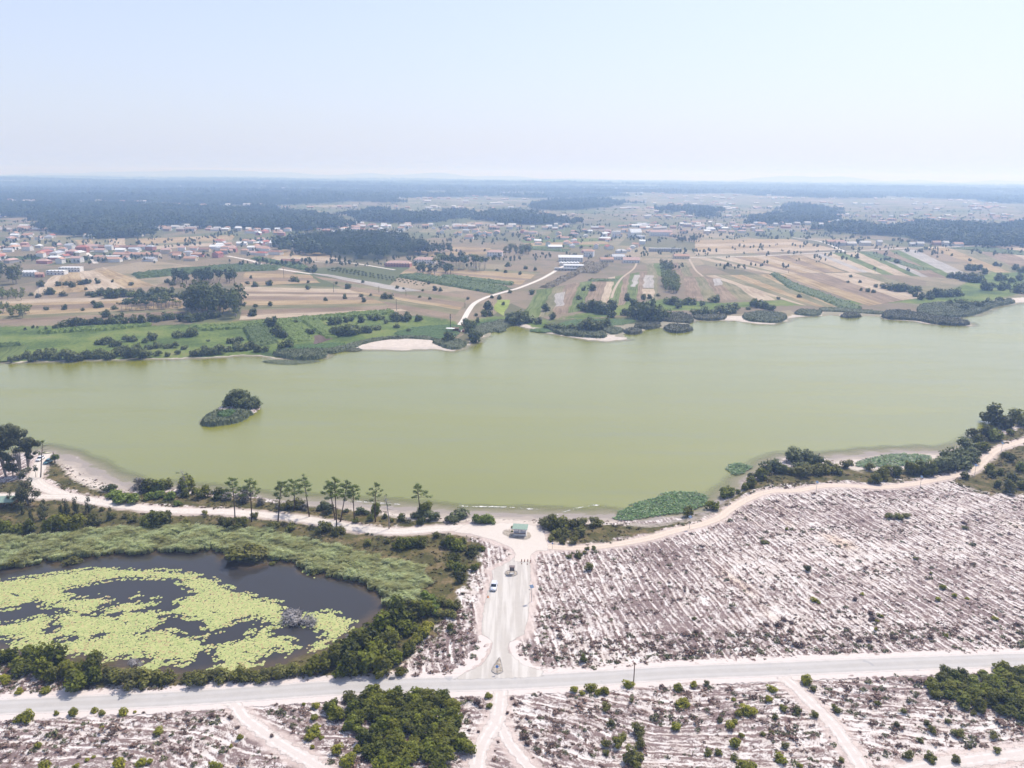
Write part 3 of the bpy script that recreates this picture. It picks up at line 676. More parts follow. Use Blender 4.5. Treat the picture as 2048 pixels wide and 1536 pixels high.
for s, h, mt, lb in (
        ('78,664 230,651 300,647 300,652 225,660 80,668', 2.0, MAIZE2, 'narrow maize strip along the edge of the lakeside meadow'),
        ('385,655 480,649 520,644 640,633 780,621 792,627 650,640 520,655 400,662', 2.1, MAIZE2, 'long maize strip behind the green shore plots'),
        ('484,652 530,650 553,686 507,694', 1.9, MAIZE, 'dark green maize plot beside the shore bushes'),
        ('556,648 598,645 623,680 586,686', 1.5, MAIZE2, 'green maize plot between two rows of shore bushes'),
        ('603,641 637,638 674,675 654,678', 1.4, MAIZE2, 'narrow green crop plot slanting towards the sand beach'),
        ('0,690 40,688 42,692 0,696', 1.8, MAIZE, 'short maize row at the meadow edge'),
        ('800,551 832,548 1008,574 1020,577 984,587 800,555', 2.2, MAIZE, 'long green crop band beside the orchard'),
        ('884,552 900,551 1026,566 1022,571 890,556', 2.0, MAIZE, 'thin green crop band behind the long one'),
        ('504,518 516,516 614,533 609,541', 2.4, MAIZE, 'green maize wedge at the village edge'),
        ('266,548 330,541 480,529 562,533 550,541 420,545 280,557', 2.3, MAIZE, 'dark green maize field behind the row of pines'),
        ('1173,524 1195,527 1216,529 1191,547 1158,546 1101,577 1083,575 1152,542', 2.4, DRYMAIZE, 'brown ripe maize field beside the white sheds'),
        ('1540,548 1553,547 1588,567 1687,602 1722,615 1714,620 1687,618 1634,596 1580,578', 1.8, MAIZE, 'long green maize strip slanting to the far shore'),
        ('1180,559 1232,559 1234,563 1182,563', 1.6, MAIZE, 'short green crop row between two dirt tracks'),
        ('1722,505 1745,504 1860,540 1840,541', 1.2, MAIZE, 'thin green crop strip below the long farm road'),
        ('1900,497 1960,494 2100,510 2100,516', 1.8, MAIZE, 'green crop band at the end of the farm road'),
        ('1055,495 1140,500 1130,504 1050,499', 1.8, MAIZE, 'green crop patch beside the round trees'),
        ('0,516 80,514 80,518 0,521', 2.0, MAIZE, 'vegetable rows inside the village')):
    pl = gpoly(P(s)); dist = pl[:, 1].mean()
    standing('maize_crop', pl, h, 1.3 if dist < 750 else 2.2, mt, lb, 'crop', blades=1.6, bw=0.45 if dist < 750 else 0.8)
for s, h, mt, lb in (
        ('404,846 416,851 450,848 478,842 497,831 503,826 470,822 440,824 427,827 412,834', 2.3, REED_G, 'reeds covering the low end of the bushy lake island'),
        ('1328,656 1338,663 1358,665 1378,662 1385,658 1372,652 1345,650', 2.2, REED_D, 'round reed islet standing clear of the far shore'),
        ('1681,632 1692,635 1708,635 1722,632 1712,627 1692,627', 2.0, REED_D, 'small dark reed islet off the maize strip shore'),
        ('1246,664 1262,668 1280,666 1283,661 1268,658 1252,660', 2.0, REED_D, 'dark reed islet nearest the white sand spit'),
        ('1268,655 1290,658 1310,656 1322,652 1305,647 1280,648', 2.2, REED_D, 'dark ring of reeds beside the white sand spit'),
        ('1320,640 1350,645 1382,645 1384,636 1365,628 1335,630', 2.2, REED_D, 'dark reed bed between willows and water'),
        ('1098,660 1120,668 1160,673 1207,676 1208,668 1170,664 1120,656', 2.2, REED_G, 'reed fringe under the shore willows'),
        ('1205,660 1225,669 1245,664 1240,657 1215,656', 1.8, REED_G, 'pale reed patch behind the white sand spit'),
        ('548,710 575,716 610,719 646,715 652,706 640,700 600,703 560,704', 2.4, REED_G, 'bulging reed bed at the tip of the green shore'),
        ('524,722 560,727 600,727 640,721 600,721 560,719', 0.7, REED_G, 'low drowned reeds in front of the bulging reed bed'),
        ('640,700 660,699 690,692 740,680 800,673 860,676 880,684 860,680 800,677 740,685 700,698 660,706', 1.6, REED_G, 'reed fringe behind the long white beach'),
        ('865,684 880,692 905,698 925,694 932,686 910,680 885,680', 1.8, REED_G, 'reed clump in front of the landing'),
        ('992,663 1000,664 1008,662 1012,659 1004,656 994,657', 1.6, REED_G, 'tiny reed islet beside the landing beach'),
        ('693,700 705,702 722,699 715,697', 0.8, REED_D, 'small dark reed tuft on the white beach'),
        ('777,677 790,679 811,677 805,674 785,674', 1.0, REED_D, 'dark reed tuft on top of the white beach'),
        ('1485,635 1500,642 1545,645 1568,640 1570,630 1530,624 1495,628', 2.0, REED_G, 'broad reed bed on the low far point'),
        ('1590,628 1620,631 1640,629 1640,622 1600,621', 1.8, REED_G, 'reed bed beside the far sand strip'),
        ('1640,622 1700,625 1765,629 1760,624 1700,619 1650,617', 1.6, REED_G, 'thin reed line above the far sand strip'),
        ('1768,636 1830,640 1862,646 1905,650 1938,649 1930,643 1895,637 1850,630 1800,622 1772,624', 2.2, REED_D, 'long dark reed spit reaching out from the far shore'),
        ('1840,628 1900,634 1945,630 1976,619 1998,611 2028,606 2020,600 1980,606 1940,612 1880,606 1840,612', 2.0, REED_G, 'reed bank below the farthest willows'),
        ('1387,636 1410,640 1448,638 1448,630 1400,628', 1.8, REED_D, 'dark reeds beside the small inlet'),
        ('940,676 975,666 1010,656 1030,646 1010,640 985,645 950,655', 1.5, REED_G, 'green reeds along the landing beach')):
    isl_ = lb.startswith(('round reed', 'small dark reed islet', 'dark reed islet', 'tiny', 'reeds cov', 'low dr'))
    standing('reed_bed', smooth_poly(gpoly(P(s)), 3), h, 0.9, mt, lb, 'reeds', z0=-0.45 if isl_ else -0.2, blades=2.2, bw=0.3)
standing('herb_patch', smooth_poly(gpoly(P('436,835 452,838 470,832 466,826 450,827')), 3), 0.9, 0.6, HERB, 'bright green herbs in the middle of the lake island', 'herbs', z0=1.4, blades=1.5)
standing('herb_patch', smooth_poly(gpoly(P('1060,660 1100,655 1150,640 1260,640 1262,646 1200,654 1160,660 1090,664')), 3), 0.8, 1.2, HERB, 'green herbs among the shore willows', 'herbs', blades=1.5)
standing('herb_patch', smooth_poly(gpoly(P('790,668 830,655 900,650 925,655 900,678 850,676')), 3), 0.7, 1.2, HERB, 'bright green meadow herbs behind the white beach', 'herbs', blades=1.5)
standing('herb_patch', smooth_poly(gpoly(P('950,672 975,660 1000,645 1020,640 985,640 955,650')), 3), 0.8, 1.2, HERB, 'bright green herbs beside the white track landing', 'herbs', blades=1.5)
standing('herb_patch', smooth_poly(gpoly(P('560,695 620,690 670,686 690,690 640,698 580,704')), 3), 0.8, 1.2, HERB, 'green herbs behind the bulging reed bed', 'herbs', blades=1.5)

# ------------------------------------------------------------------ scatter of plants nobody could count
def variants(name, meshes):
    c = bpy.data.collections.new(name)
    for i, m2 in enumerate(meshes):
        o = bpy.data.objects.new('%s_%02d' % (name, i), m2); c.objects.link(o)
    return c, len(meshes)
def scatter(name, pts, size, coll, label, cat, rz=None, tilt=0.0, stretch=None):
    c, nv = coll; n = len(pts)
    me = bpy.data.meshes.new(name); me.vertices.add(n); me.vertices.foreach_set('co', np.asarray(pts, np.float32).ravel())
    size = np.asarray(size); s3 = np.stack([size, size, size * (stretch if stretch is not None else 1.0)], 1)
    a = me.attributes.new('s3', 'FLOAT_VECTOR', 'POINT'); a.data.foreach_set('vector', s3.astype(np.float32).ravel())
    rot = np.stack([RNG.normal(0, 1, n) * tilt, RNG.normal(0, 1, n) * tilt, RNG.uniform(0, 6.283, n) if rz is None else rz], 1)
    a = me.attributes.new('r3', 'FLOAT_VECTOR', 'POINT'); a.data.foreach_set('vector', rot.astype(np.float32).ravel())
    a = me.attributes.new('ix', 'INT', 'POINT'); a.data.foreach_set('value', RNG.integers(0, nv, n).astype(np.int32))
    o = link(name, me)
    ng = bpy.data.node_groups.new(name + '_nodes', 'GeometryNodeTree')
    ng.interface.new_socket('Geometry', in_out='INPUT', socket_type='NodeSocketGeometry'); ng.interface.new_socket('Geometry', in_out='OUTPUT', socket_type='NodeSocketGeometry')
    N = ng.nodes; L = ng.links
    gi, go = N.new('NodeGroupInput'), N.new('NodeGroupOutput'); iop = N.new('GeometryNodeInstanceOnPoints'); ci = N.new('GeometryNodeCollectionInfo')
    ci.inputs['Collection'].default_value = c; ci.inputs['Separate Children'].default_value = True; ci.inputs['Reset Children'].default_value = True
    def na(nm, typ):
        q = N.new('GeometryNodeInputNamedAttribute'); q.data_type = typ; q.inputs['Name'].default_value = nm
        return [s for s in q.outputs if s.enabled and s.name == 'Attribute'][0]
    er = N.new('FunctionNodeEulerToRotation')
    L.new(gi.outputs[0], iop.inputs['Points']); L.new(ci.outputs[0], iop.inputs['Instance']); iop.inputs['Pick Instance'].default_value = True
    L.new(na('ix', 'INT'), iop.inputs['Instance Index']); L.new(na('r3', 'FLOAT_VECTOR'), er.inputs[0]); L.new(er.outputs[0], iop.inputs['Rotation'])
    L.new(na('s3', 'FLOAT_VECTOR'), iop.inputs['Scale']); L.new(iop.outputs[0], go.inputs[0])
    md = o.modifiers.new('scatter', 'NODES'); md.node_group = ng
    return tag(o, label, cat, None, 'stuff')

def leaves(centres, radii, n, size, flat=0.8, shell=0.55, rng=RNG, aspect=0.6, up=0.0):
    """n leaf quads spread through balls; returns verts (4n,3), faces, value per leaf"""
    centres = np.asarray(centres, float); radii = np.asarray(radii, float)
    wgt = radii ** 2; k = rng.choice(len(centres), n, p=wgt / wgt.sum())
    d = rng.normal(0, 1, (n, 3)); d /= np.linalg.norm(d, axis=1)[:, None]
    r = radii[k] * (shell + (1 - shell) * rng.uniform(0, 1, n)) ** 0.8
    p = centres[k] + d * r[:, None] * np.array([1, 1, flat])
    nrm = d + rng.normal(0, 0.55, (n, 3)) + np.array([0, 0, 0.85]); nrm /= np.linalg.norm(nrm, axis=1)[:, None]
    a = np.cross(nrm, rng.normal(0, 1, (n, 3))); a /= np.linalg.norm(a, axis=1)[:, None] + 1e-9; b = np.cross(nrm, a)
    s = size * rng.uniform(0.6, 1.35, n)
    a *= s[:, None]; b *= (s * aspect)[:, None]
    V = np.stack([p - a, p - b * 1.0, p + a, p + b], 1).reshape(-1, 3)
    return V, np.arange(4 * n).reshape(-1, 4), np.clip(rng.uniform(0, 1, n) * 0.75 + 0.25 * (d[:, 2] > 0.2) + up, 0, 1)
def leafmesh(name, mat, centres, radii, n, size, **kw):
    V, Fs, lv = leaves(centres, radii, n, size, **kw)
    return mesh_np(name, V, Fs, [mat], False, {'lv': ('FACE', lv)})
def blob_centres(rng, n, R, hgt_, low=0.25):
    """clump centres filling a domed shrub of radius R and height hgt_"""
    out = []
    while len(out) < n:
        p = rng.uniform(-1, 1, 3); p[2] = abs(p[2])
        if p[0] ** 2 + p[1] ** 2 + p[2] ** 2 < 1.0: out.append((p[0] * R * 0.72, p[1] * R * 0.72, hgt_ * (low + (0.80 - low) * p[2])))
    return np.array(out)

# heather tufts on the sandy heath
HEATHER = leafmat('heather', (0.10, 0.056, 0.042), (0.27, 0.165, 0.125), 0.15, 0.7, hue=(0.20, 0.15, 0.115))
HEATHG = leafmat('green_heather', (0.055, 0.062, 0.025), (0.17, 0.17, 0.07), 0.2, 0.6)
def tuft(name, mat, sd_):
    r = np.random.default_rng(sd_)
    return leafmesh(name, mat, [(r.normal(0, .3), r.normal(0, .3), .22) for _ in range(4)], [0.45] * 4, 46, 0.2, flat=0.55, shell=0.4, rng=r)
C_HEATH = variants('heather_tuft', [tuft('heather_tuft', HEATHER, i) for i in range(5)] + [tuft('green_tuft', HEATHG, 20 + i) for i in range(2)])
n = 260000
cand = np.stack([RNG.uniform(-190, 330, n), RNG.uniform(95, 345, n)], 1)
cand = cand[np.abs(cand[:, 0]) < 0.72 * cand[:, 1] + 14]
def gsample(field_, q):
    """nearest ground-grid value"""
    r = np.clip(np.searchsorted(ys, q[:, 1]), 0, NR - 1); h_ = hw[r]
    cidx = np.clip(np.round((q[:, 0] / h_ + 1) / 2 * (NC - 1)).astype(int), 0, NC - 1)
    return field_[r * NC + cidx]
q = cand; sel = (gsample(road_d, q) > 1.0) & (gsample(lake_d, q) > 5) & (gsample(pond_d, q) > 3) & (gsample(grass_d, q) < 1)
rp = gsample(row, q); dens = 0.35 + 0.4 * wob(q[:, 0], q[:, 1], 24, 1) + 0.32 * wob(q[:, 0], q[:, 1], 7, 3) - 0.30 * np.cos(rp * 6.283 / 3.5)
edge_bonus = np.where((gsample(road_d, q) < 14) & (gsample(road_d, q) > 2.5) & (q[:, 1] < 182), 0.3, 0.0)
sel &= RNG.uniform(0, 1, len(q)) < np.clip(dens + edge_bonus, 0.03, 0.95) * np.where(gsample(south.astype(float), q) > 0.5, 0.42, 0.62)
hp = q[sel]; hz = gsample(gz, hp)
scatter('heather', np.c_[hp, hz - 0.03], RNG.lognormal(-0.95, 0.45, len(hp)) * np.where(edge_bonus[sel] > 0, 1.5, 1.0), C_HEATH, 'low brown heather tufts dotting the white sandy heath', 'heather', stretch=0.9)
# rough tussocks in the dry grass near the pond and the lake
TUSS = leafmat('dry_tussock', (0.045, 0.043, 0.012), (0.20, 0.155, 0.065), 0.2, 0.6)
C_TUS = variants('tussock', [tuft('tussock', TUSS, 40 + i) for i in range(3)] + [tuft('tussock_green', HEATHG, 50)])
cand = np.stack([RNG.uniform(-240, 330, 70000), RNG.uniform(120, 345, 70000)], 1); cand = cand[np.abs(cand[:, 0]) < 0.72 * cand[:, 1] + 14]
sel = (gsample(road_d, cand) > 0.6) & (gsample(lake_d, cand) > 4) & (gsample(pond_d, cand) > 1) & (gsample(grass_d, cand) > -1) & (gsample(beach_d, cand) < 0)
sel &= RNG.uniform(0, 1, len(cand)) < np.clip(0.45 + 0.5 * wob(cand[:, 0], cand[:, 1], 18, 2), 0.05, 0.9)
hp = cand[sel]
scatter('dry_grass', np.c_[hp, np.full(len(hp), -0.03)], RNG.lognormal(-0.5, 0.35, len(hp)), C_TUS, 'dry tussock grass around the pond and along the lake shore', 'grass', stretch=1.0)

# pale reed belt round the pond
REED = leafmat('pale_reed', (0.40, 0.45, 0.20), (0.80, 0.84, 0.52), 0.55, 0.3, wave=(0.52, 0.52, 0.25))
def reedclump(sd_):
    r = np.random.default_rng(sd_); V = []; n_ = 60
    for i in range(n_):
        a = r.uniform(0, 6.283); rr = 0.75 * math.sqrt(r.uniform()); b = np.array([rr * math.cos(a), rr * math.sin(a), 0])
        h_ = r.uniform(1.5, 2.5); lean = np.array([0.55 + r.normal(0, .25), -0.35 + r.normal(0, .25), 0]) * h_ * 0.5
        t = r.uniform(0, 6.283); w_ = np.array([math.cos(t), math.sin(t), 0]) * 0.10
        m1 = b + lean * 0.5 + np.array([0, 0, h_ * 0.66]); tp = b + lean * 1.9 + np.array([0, 0, h_ * 0.90])
        V += [b - w_, b + w_, m1 + w_, m1 - w_, m1 - w_, m1 + w_, tp + w_ * .3, tp - w_ * .3]
    return mesh_np('reed_clump', np.array(V), np.arange(8 * n_).reshape(-1, 4), [REED], False, {'lv': ('FACE', np.repeat(r.uniform(0, 1, n_), 2) * .6 + np.tile([0, .4], n_))})
C_REED = variants('reed_clump', [reedclump(i) for i in range(5)])
BELT = gpoly(P('-160,1085 0,1077 102,1070 191,1057 290,1057 359,1053 444,1057 530,1062 581,1074 649,1091 703,1103 754,1120 805,1123 836,1133 849,1153 862,1170 846,1184 836,1202 812,1219 778,1212 '
               '768,1191 738,1174 713,1158 690,1155 644,1145 614,1141 600,1127 565,1120 540,1116 500,1106 452,1106 430,1099 350,1100 260,1105 165,1114 110,1116 70,1123 45,1131 0,1131 -160,1138'))
lo, hi = BELT.min(0), BELT.max(0); res = 1.05
X, Y = np.meshgrid(np.arange(lo[0], hi[0], res), np.arange(lo[1], hi[1], res)); q = np.stack([X.ravel(), Y.ravel()], 1) + RNG.uniform(-.45, .45, (X.size, 2))
s = poly_sdf(q, BELT) + 1.2 * wob(q[:, 0], q[:, 1], 9, 1)
q = q[s > 0]
scatter('reeds', np.c_[q, np.full(len(q), -0.3)], 0.85 + 0.25 * wob(q[:, 0], q[:, 1], 12, 2) + RNG.uniform(-.15, .15, len(q)), C_REED, 'pale green wind-combed reeds along the pond bank', 'reeds', rz=RNG.normal(0, .35, len(q)))

# lily pads on the pond
LP = {
 'P1': Z('1', '-60,1000 0,1000 250,965 480,935 600,922 850,935 1030,940 1150,960 1250,990 1330,1035 1430,1070 1560,1110 1655,1130 1680,1260 1590,1270 1500,1215 1380,1235 1300,1290 1210,1315 1190,1270 1170,1240 1090,1215 970,1195 1030,1150 1030,1120 1140,1075 1060,1025 1030,995 860,985 690,990 520,1020 380,1045 430,1100 440,1130 240,1150 215,1110 100,1160 0,1170 -60,1170'),
 'P2': Z('1', '240,1150 430,1100 600,1095 665,1120 600,1145 500,1195 560,1200 580,1190 740,1120 850,1125 920,1095 925,1120 860,1160 790,1185 930,1170 955,1230 915,1280 1010,1290 1080,1320 1180,1340 1220,1385 1160,1440 1070,1495 980,1470 940,1510 900,1540 820,1536 830,1490 900,1445 800,1440 700,1450 620,1465 560,1440 250,1420 20,1400 60,1360 120,1340 0,1330 -60,1330 -60,1250 10,1250 100,1240 240,1205 300,1215 430,1190 330,1170'),
 'P3': Z('1', '1440,1330 1490,1265 1570,1260 1590,1310 1640,1330 1720,1345 1745,1385 1690,1440 1610,1400 1540,1440 1510,1510 1500,1560 1230,1560 1215,1530 1290,1480 1240,1430 1250,1380 1340,1360'),
 'P4': Z('2', '40,960 100,945 190,940 260,980 340,1000 280,1060 260,1090 180,1130 80,1210 50,1180 70,1130 150,1080 130,1065 50,1050 20,1010'),
 'P5': Z('1', '770,1087 810,1075 822,1084 780,1096'), 'P6': Z('1', '1790,945 1830,940 1870,955 1830,965')}
HOLES = [gpoly(Z('1', s), POND_Z) for s in ('265,1272 320,1240 350,1258 332,1292 270,1302', '335,1338 435,1332 435,1356 325,1352', '805,1312 855,1298 842,1322', '535,1338 595,1308 595,1330', '1470,1330 1560,1235 1500,1215 1480,1235', '640,1200 700,1185 690,1210')]
lp = [gpoly(v, POND_Z) for v in LP.values()]
allp = np.vstack(lp); lo, hi = allp.min(0), allp.max(0); res = 0.36
X, Y = np.meshgrid(np.arange(lo[0], hi[0], res), np.arange(lo[1], hi[1], res)); q = np.stack([X.ravel(), Y.ravel()], 1) + RNG.uniform(-.2, .2, (X.size, 2))
s = np.max([near_sdf(q, a, 20) for a in lp], 0); s = np.minimum(s, -np.max([near_sdf(q, a, 20) for a in HOLES], 0))
s = s + 0.7 * wob(q[:, 0], q[:, 1], 5, 1) + 0.4 * wob(q[:, 0], q[:, 1], 1.8, 2)
thin_ = wob(q[:, 0], q[:, 1], 3.1, 3) + 0.6 * wob(q[:, 0], q[:, 1], 11, 4 - 1)
keep = (s > 0) & ((thin_ > -1.15) | (s < 0.5)) & (RNG.uniform(0, 1, len(q)) < np.clip(0.35 + 0.45 * s, 0, 0.96)); q = q[keep]
def lily_mass(name, q, z, mats, label, rad, seed, lift=0.03, tiltmax=0.15, parent=None):
    r = np.random.default_rng(seed); n_ = len(q); K = 6
    a = np.linspace(0, 6.283, K, endpoint=False)[None, :] + r.uniform(0, 6.283, n_)[:, None]; R_ = rad * r.uniform(0.7, 1.25, n_)[:, None] * r.uniform(.85, 1.12, (n_, K))
    tx, ty = r.normal(0, tiltmax, n_)[:, None], r.normal(0, tiltmax, n_)[:, None]
    x, y = np.cos(a) * R_, np.sin(a) * R_
    V = np.stack([q[:, :1] + x, q[:, 1:] + y, z + 0.012 + lift * r.uniform(0, 1, n_)[:, None] + np.abs(x * tx + y * ty)], 2).reshape(-1, 3)
    m2 = mesh_np(name, V, np.arange(n_ * K).reshape(-1, K), [mats], False, {'lv': ('FACE', r.uniform(0, 1, n_))})
    return tag(link(name, m2), label, 'lily pads', None, 'stuff')
def padmat(name, stops):
    t = Mat(name); lv = t.attr('lv'); n = t.noise(0.12, 3)
    f = t.add(t.mul(lv, 0.7), t.mul(n, 0.4))
    return t.end(t.bsdf(t.ramp(f, stops), 0.45, 0.35))
PADM = padmat('yellow_green_lily', [(0.15, (0.29, 0.34, 0.11)), (0.45, (0.385, 0.42, 0.145)), (0.68, (0.455, 0.465, 0.175)), (0.82, (0.50, 0.45, 0.19)), (0.94, (0.34, 0.21, 0.10))])
lily_mass('lily_pads', q, POND_Z, PADM, 'yellow-green lily pads matting the dark pond', 0.32, 5, 0.03, 0.09)
# greener lily beds in the lake
PADG = padmat('green_lily', [(0.2, (0.02, 0.06, 0.006)), (0.5, (0.045, 0.115, 0.010)), (0.8, (0.09, 0.18, 0.018)), (0.98, (0.30, 0.36, 0.2))])
for s_, lb in ((Z('3', '-350,760 -300,700 -150,640 -50,610 20,600 130,600 190,625 200,655 150,690 100,710 0,725 -150,745 -250,765'), 'green lily bed at the lake edge beside the kiosk beach'),
               (Z('3', '305,455 330,435 400,432 455,450 440,470 400,490 360,500 320,480'), 'small round green lily bed alone in the lake'),
               (Z('3', '1058,445 1100,420 1200,390 1350,378 1460,385 1510,405 1490,430 1400,450 1200,458 1090,460'), 'long green lily bed on the mud flat by the footpath')):
    a = smooth_poly(gpoly(s_, LAKE_Z), 3); lo, hi = a.min(0), a.max(0)
    X, Y = np.meshgrid(np.arange(lo[0] - 1, hi[0] + 1, 0.42), np.arange(lo[1] - 1, hi[1] + 1, 0.42)); q = np.stack([X.ravel(), Y.ravel()], 1) + RNG.uniform(-.3, .3, (X.size, 2))
    s = poly_sdf(q, a) + 0.9 * wob(q[:, 0], q[:, 1], 6, 1); q = q[(s > 0) & (RNG.uniform(0, 1, len(q)) < 0.92)]
    lily_mass('lily_pads', q, np.maximum(LAKE_Z, gsample(gz, q))[:, None] + 0.05, PADG, lb, 0.33, 9, 0.30, 0.35)
# foam lines drifting along the kiosk beach
t = Mat('foam'); fo = t.noise(0.55, 6, 0.75)
FOAM = t.end(t.cut(t.bsdf((0.66, 0.65, 0.62), 0.8, 0.2), t.step(t.add(t.attr('edge'), t.mul(t.add(fo, -0.5), 4.0)), 0.05, 0.35)))
for s_, lb in (('918,1012 950,1013 1010,1014 1050,1017 1080,1019', 'white foam line drifting along the kiosk beach'), ('1114,1029 1140,1020 1170,1013 1200,1010', 'curved white foam line beside the green lily bed'),
               ('700,1002 760,1006 800,1009', 'faint foam line behind the pines')):
    o = ribbon('foam', smooth_line([ground(a, b, LAKE_Z) for a, b in P(s_)], 6), 0.28, 0.5, LAKE_Z + 0.02, FOAM, lb, 8, 1.2); tag(o, lb, 'foam', None, 'stuff')

# ------------------------------------------------------------------ shrubs and trees
BARK = plain('grey_brown_bark', (0.11, 0.085, 0.065), 0.95, 0.1, 0.25, 3.0)
BARKP = plain('pine_bark', (0.10, 0.07, 0.055), 0.95, 0.1, 0.25, 3.0)
BARKE = plain('pale_gum_bark', (0.30, 0.26, 0.22), 0.9, 0.1, 0.3, 1.5)
DEADW = plain('grey_dead_wood', (0.30, 0.27, 0.26), 0.95, 0.1, 0.2, 3.0)
LM = {'acacia': leafmat('acacia_leaves', (0.030, 0.045, 0.003), (0.211, 0.237, 0.018), 0.35, 0.85, hue=(0.14, 0.125, 0.012)),
      'willow': leafmat('willow_leaves', (0.048, 0.062, 0.022), (0.237, 0.262, 0.102), 0.35, 0.45, hue=(0.11, 0.135, 0.04)),
      'farbush': leafmat('dark_bush_leaves', (0.030, 0.045, 0.012), (0.160, 0.198, 0.051), 0.32, 0.5, hue=(0.11, 0.12, 0.035)),
      'grey': leafmat('grey_twigs', (0.075, 0.065, 0.055), (0.21, 0.19, 0.165), 0.12, 0.4, hue=(0.13, 0.13, 0.09)),
      'yellow': leafmat('yellow_green_leaves', (0.12, 0.125, 0.008), (0.461, 0.422, 0.038), 0.38, 0.5, hue=(0.20, 0.22, 0.02)),
      'bright': leafmat('bright_green_leaves', (0.07, 0.105, 0.012), (0.269, 0.333, 0.045), 0.28, 0.3),
      'brown': leafmat('brown_heath_leaves', (0.07, 0.042, 0.034), (0.230, 0.154, 0.122), 0.15, 0.4),
      'olive': leafmat('olive_shrub_leaves', (0.055, 0.062, 0.008), (0.269, 0.262, 0.038), 0.28, 0.5, hue=(0.12, 0.11, 0.04)),
      'gum': leafmat('gum_leaves', (0.030, 0.038, 0.014), (0.160, 0.166, 0.058), 0.25, 0.35),
      'pine': leafmat('pine_needles', (0.035, 0.06, 0.010), (0.205, 0.256, 0.045), 0.28, 0.3),
      'farpine': leafmat('far_pine_needles', (0.016, 0.036, 0.010), (0.06, 0.10, 0.026), 0.2, 0.5, hue=(0.04, 0.062, 0.018), wave=(0.075, 0.10, 0.032), wscale=0.006),
      'poplar': leafmat('poplar_leaves', (0.07, 0.10, 0.018), (0.269, 0.320, 0.064), 0.3, 0.4, hue=(0.18, 0.175, 0.04)),
      'dead': leafmat('dead_twigs', (0.16, 0.145, 0.14), (0.42, 0.39, 0.37), 0.05, 0.1)}
def stems(seed, R, H, n, mat, name='stem'):
    r = np.random.default_rng(seed); b = MB()
    for i in range(n):
        a = r.uniform(0, 6.283); k = r.uniform(.25, .6) * R
        b.tube([(0.06 * R * math.cos(a), 0.06 * R * math.sin(a), -0.15), (k * .5 * math.cos(a), k * .5 * math.sin(a), H * .35), (k * math.cos(a), k * math.sin(a), H * .75)],
               [0.05 * R, 0.035 * R, 0.012 * R], 5)
    return b.mesh(name, mat)
def shrub_templates(sp, nvar=4, nclump=9, nleaf=620, size=0.13, H=1.45, low=0.2, cr=0.42, shell=0.5):
    out = []
    for i in range(nvar):
        r = np.random.default_rng(1000 + i * 7 + abs(hash(sp)) % 1 + sum(map(ord, sp)))
        C_ = blob_centres(r, nclump, 1.0, H, low); rr = r.uniform(.7, 1.25, nclump) * cr
        C_ = np.vstack([C_, [[0, 0, H * .30]]]); rr = np.r_[rr, .62]
        out.append((leafmesh('crown', LM[sp], C_, rr, nleaf, size, rng=r, shell=shell), stems(i + 3, 1.0, H, 4, BARK)))
    return out
TPL = {sp: shrub_templates(sp) for sp in ('acacia', 'willow', 'olive', 'bright')}
TPL['grey'] = shrub_templates('grey', 3, 8, 520, 0.10, 1.35, .2, .36, .3)
TPL['yellow'] = shrub_templates('yellow', 3, 7, 420, 0.14, 0.95, .15, .4)
TPL['brown'] = shrub_templates('brown', 3, 7, 300, 0.13, 0.8, .15, .4)
TPL['dead'] = [(leafmesh('crown', LM['dead'], blob_centres(np.random.default_rng(80 + i), 10, 1.1, 1.1, .1), np.full(10, .45), 1100, .10, shell=.1, aspect=.22), stems(i + 30, 1.5, 1.0, 16, DEADW)) for i in range(2)]
TPL['farbush'] = shrub_templates('farbush', 5, 8, 300, 0.17, 1.35, .18, .45)
TPL['farwillow'] = [(leafmesh('crown', LM['willow'], *(lambda C_: (C_, np.full(len(C_), .42)))(blob_centres(np.random.default_rng(70 + i), 9, 1, 1.25, .15)), 320, 0.16), stems(i, 1, 1.2, 3, BARK)) for i in range(3)]
TPL['sapling'] = []
for i in range(4):
    r = np.random.default_rng(300 + i); C_ = np.array([(r.normal(0, .28), r.normal(0, .28), z_) for z_ in np.linspace(.9, 4.2, 9)]); rr = np.linspace(.85, .40, 9) * r.uniform(.8, 1.2, 9)
    TPL['sapling'].append((leafmesh('crown', LM['gum'], C_, rr, 520, 0.20, rng=r, flat=1.2), MB().tube([(0, 0, -.2), (.05, .03, 2), (0.0, 0.06, 4.2)], [.09, .06, .02], 6).mesh('trunk', BARK)))
COUNT = {}
def plant(sp, x, y, R, label, group, name='shrub', cat='shrub', z=0.0, hs=None, part='stem'):
    T = TPL[sp]; k = COUNT[sp] = COUNT.get(sp, 0) + 1
    cr, st_ = T[(k * 7 + k // 3) % len(T)]
    hs = hs if hs else random.uniform(.82, 1.2)
    o = empty(name, (x, y, z), random.uniform(0, 6.28), (R * random.uniform(.9, 1.12), R * random.uniform(.9, 1.12), R * hs))
    tag(o, label, cat, group)
    link('crown', cr, o); link(part, st_, o)
    return o
def shrubs(zone, s, sp, label, group, name='shrub', cat='shrub', k=1.0, base=0.45, hs=None, part='stem'):
    for px, py, r in Z(zone, s):
        py += base * r; x, y = ground(px, py)
        d_ = gsample(gz, np.array([[x, y]]))[0] if y < 420 else 0.0
        plant(sp, x, y, k * r / ppm(px, py) * (1.0 if sp in ('brown', 'dead', 'sapling') else 1.12 if sp == 'yellow' else 1.22), label, group, name, cat, min(d_, 0.05), hs, part)

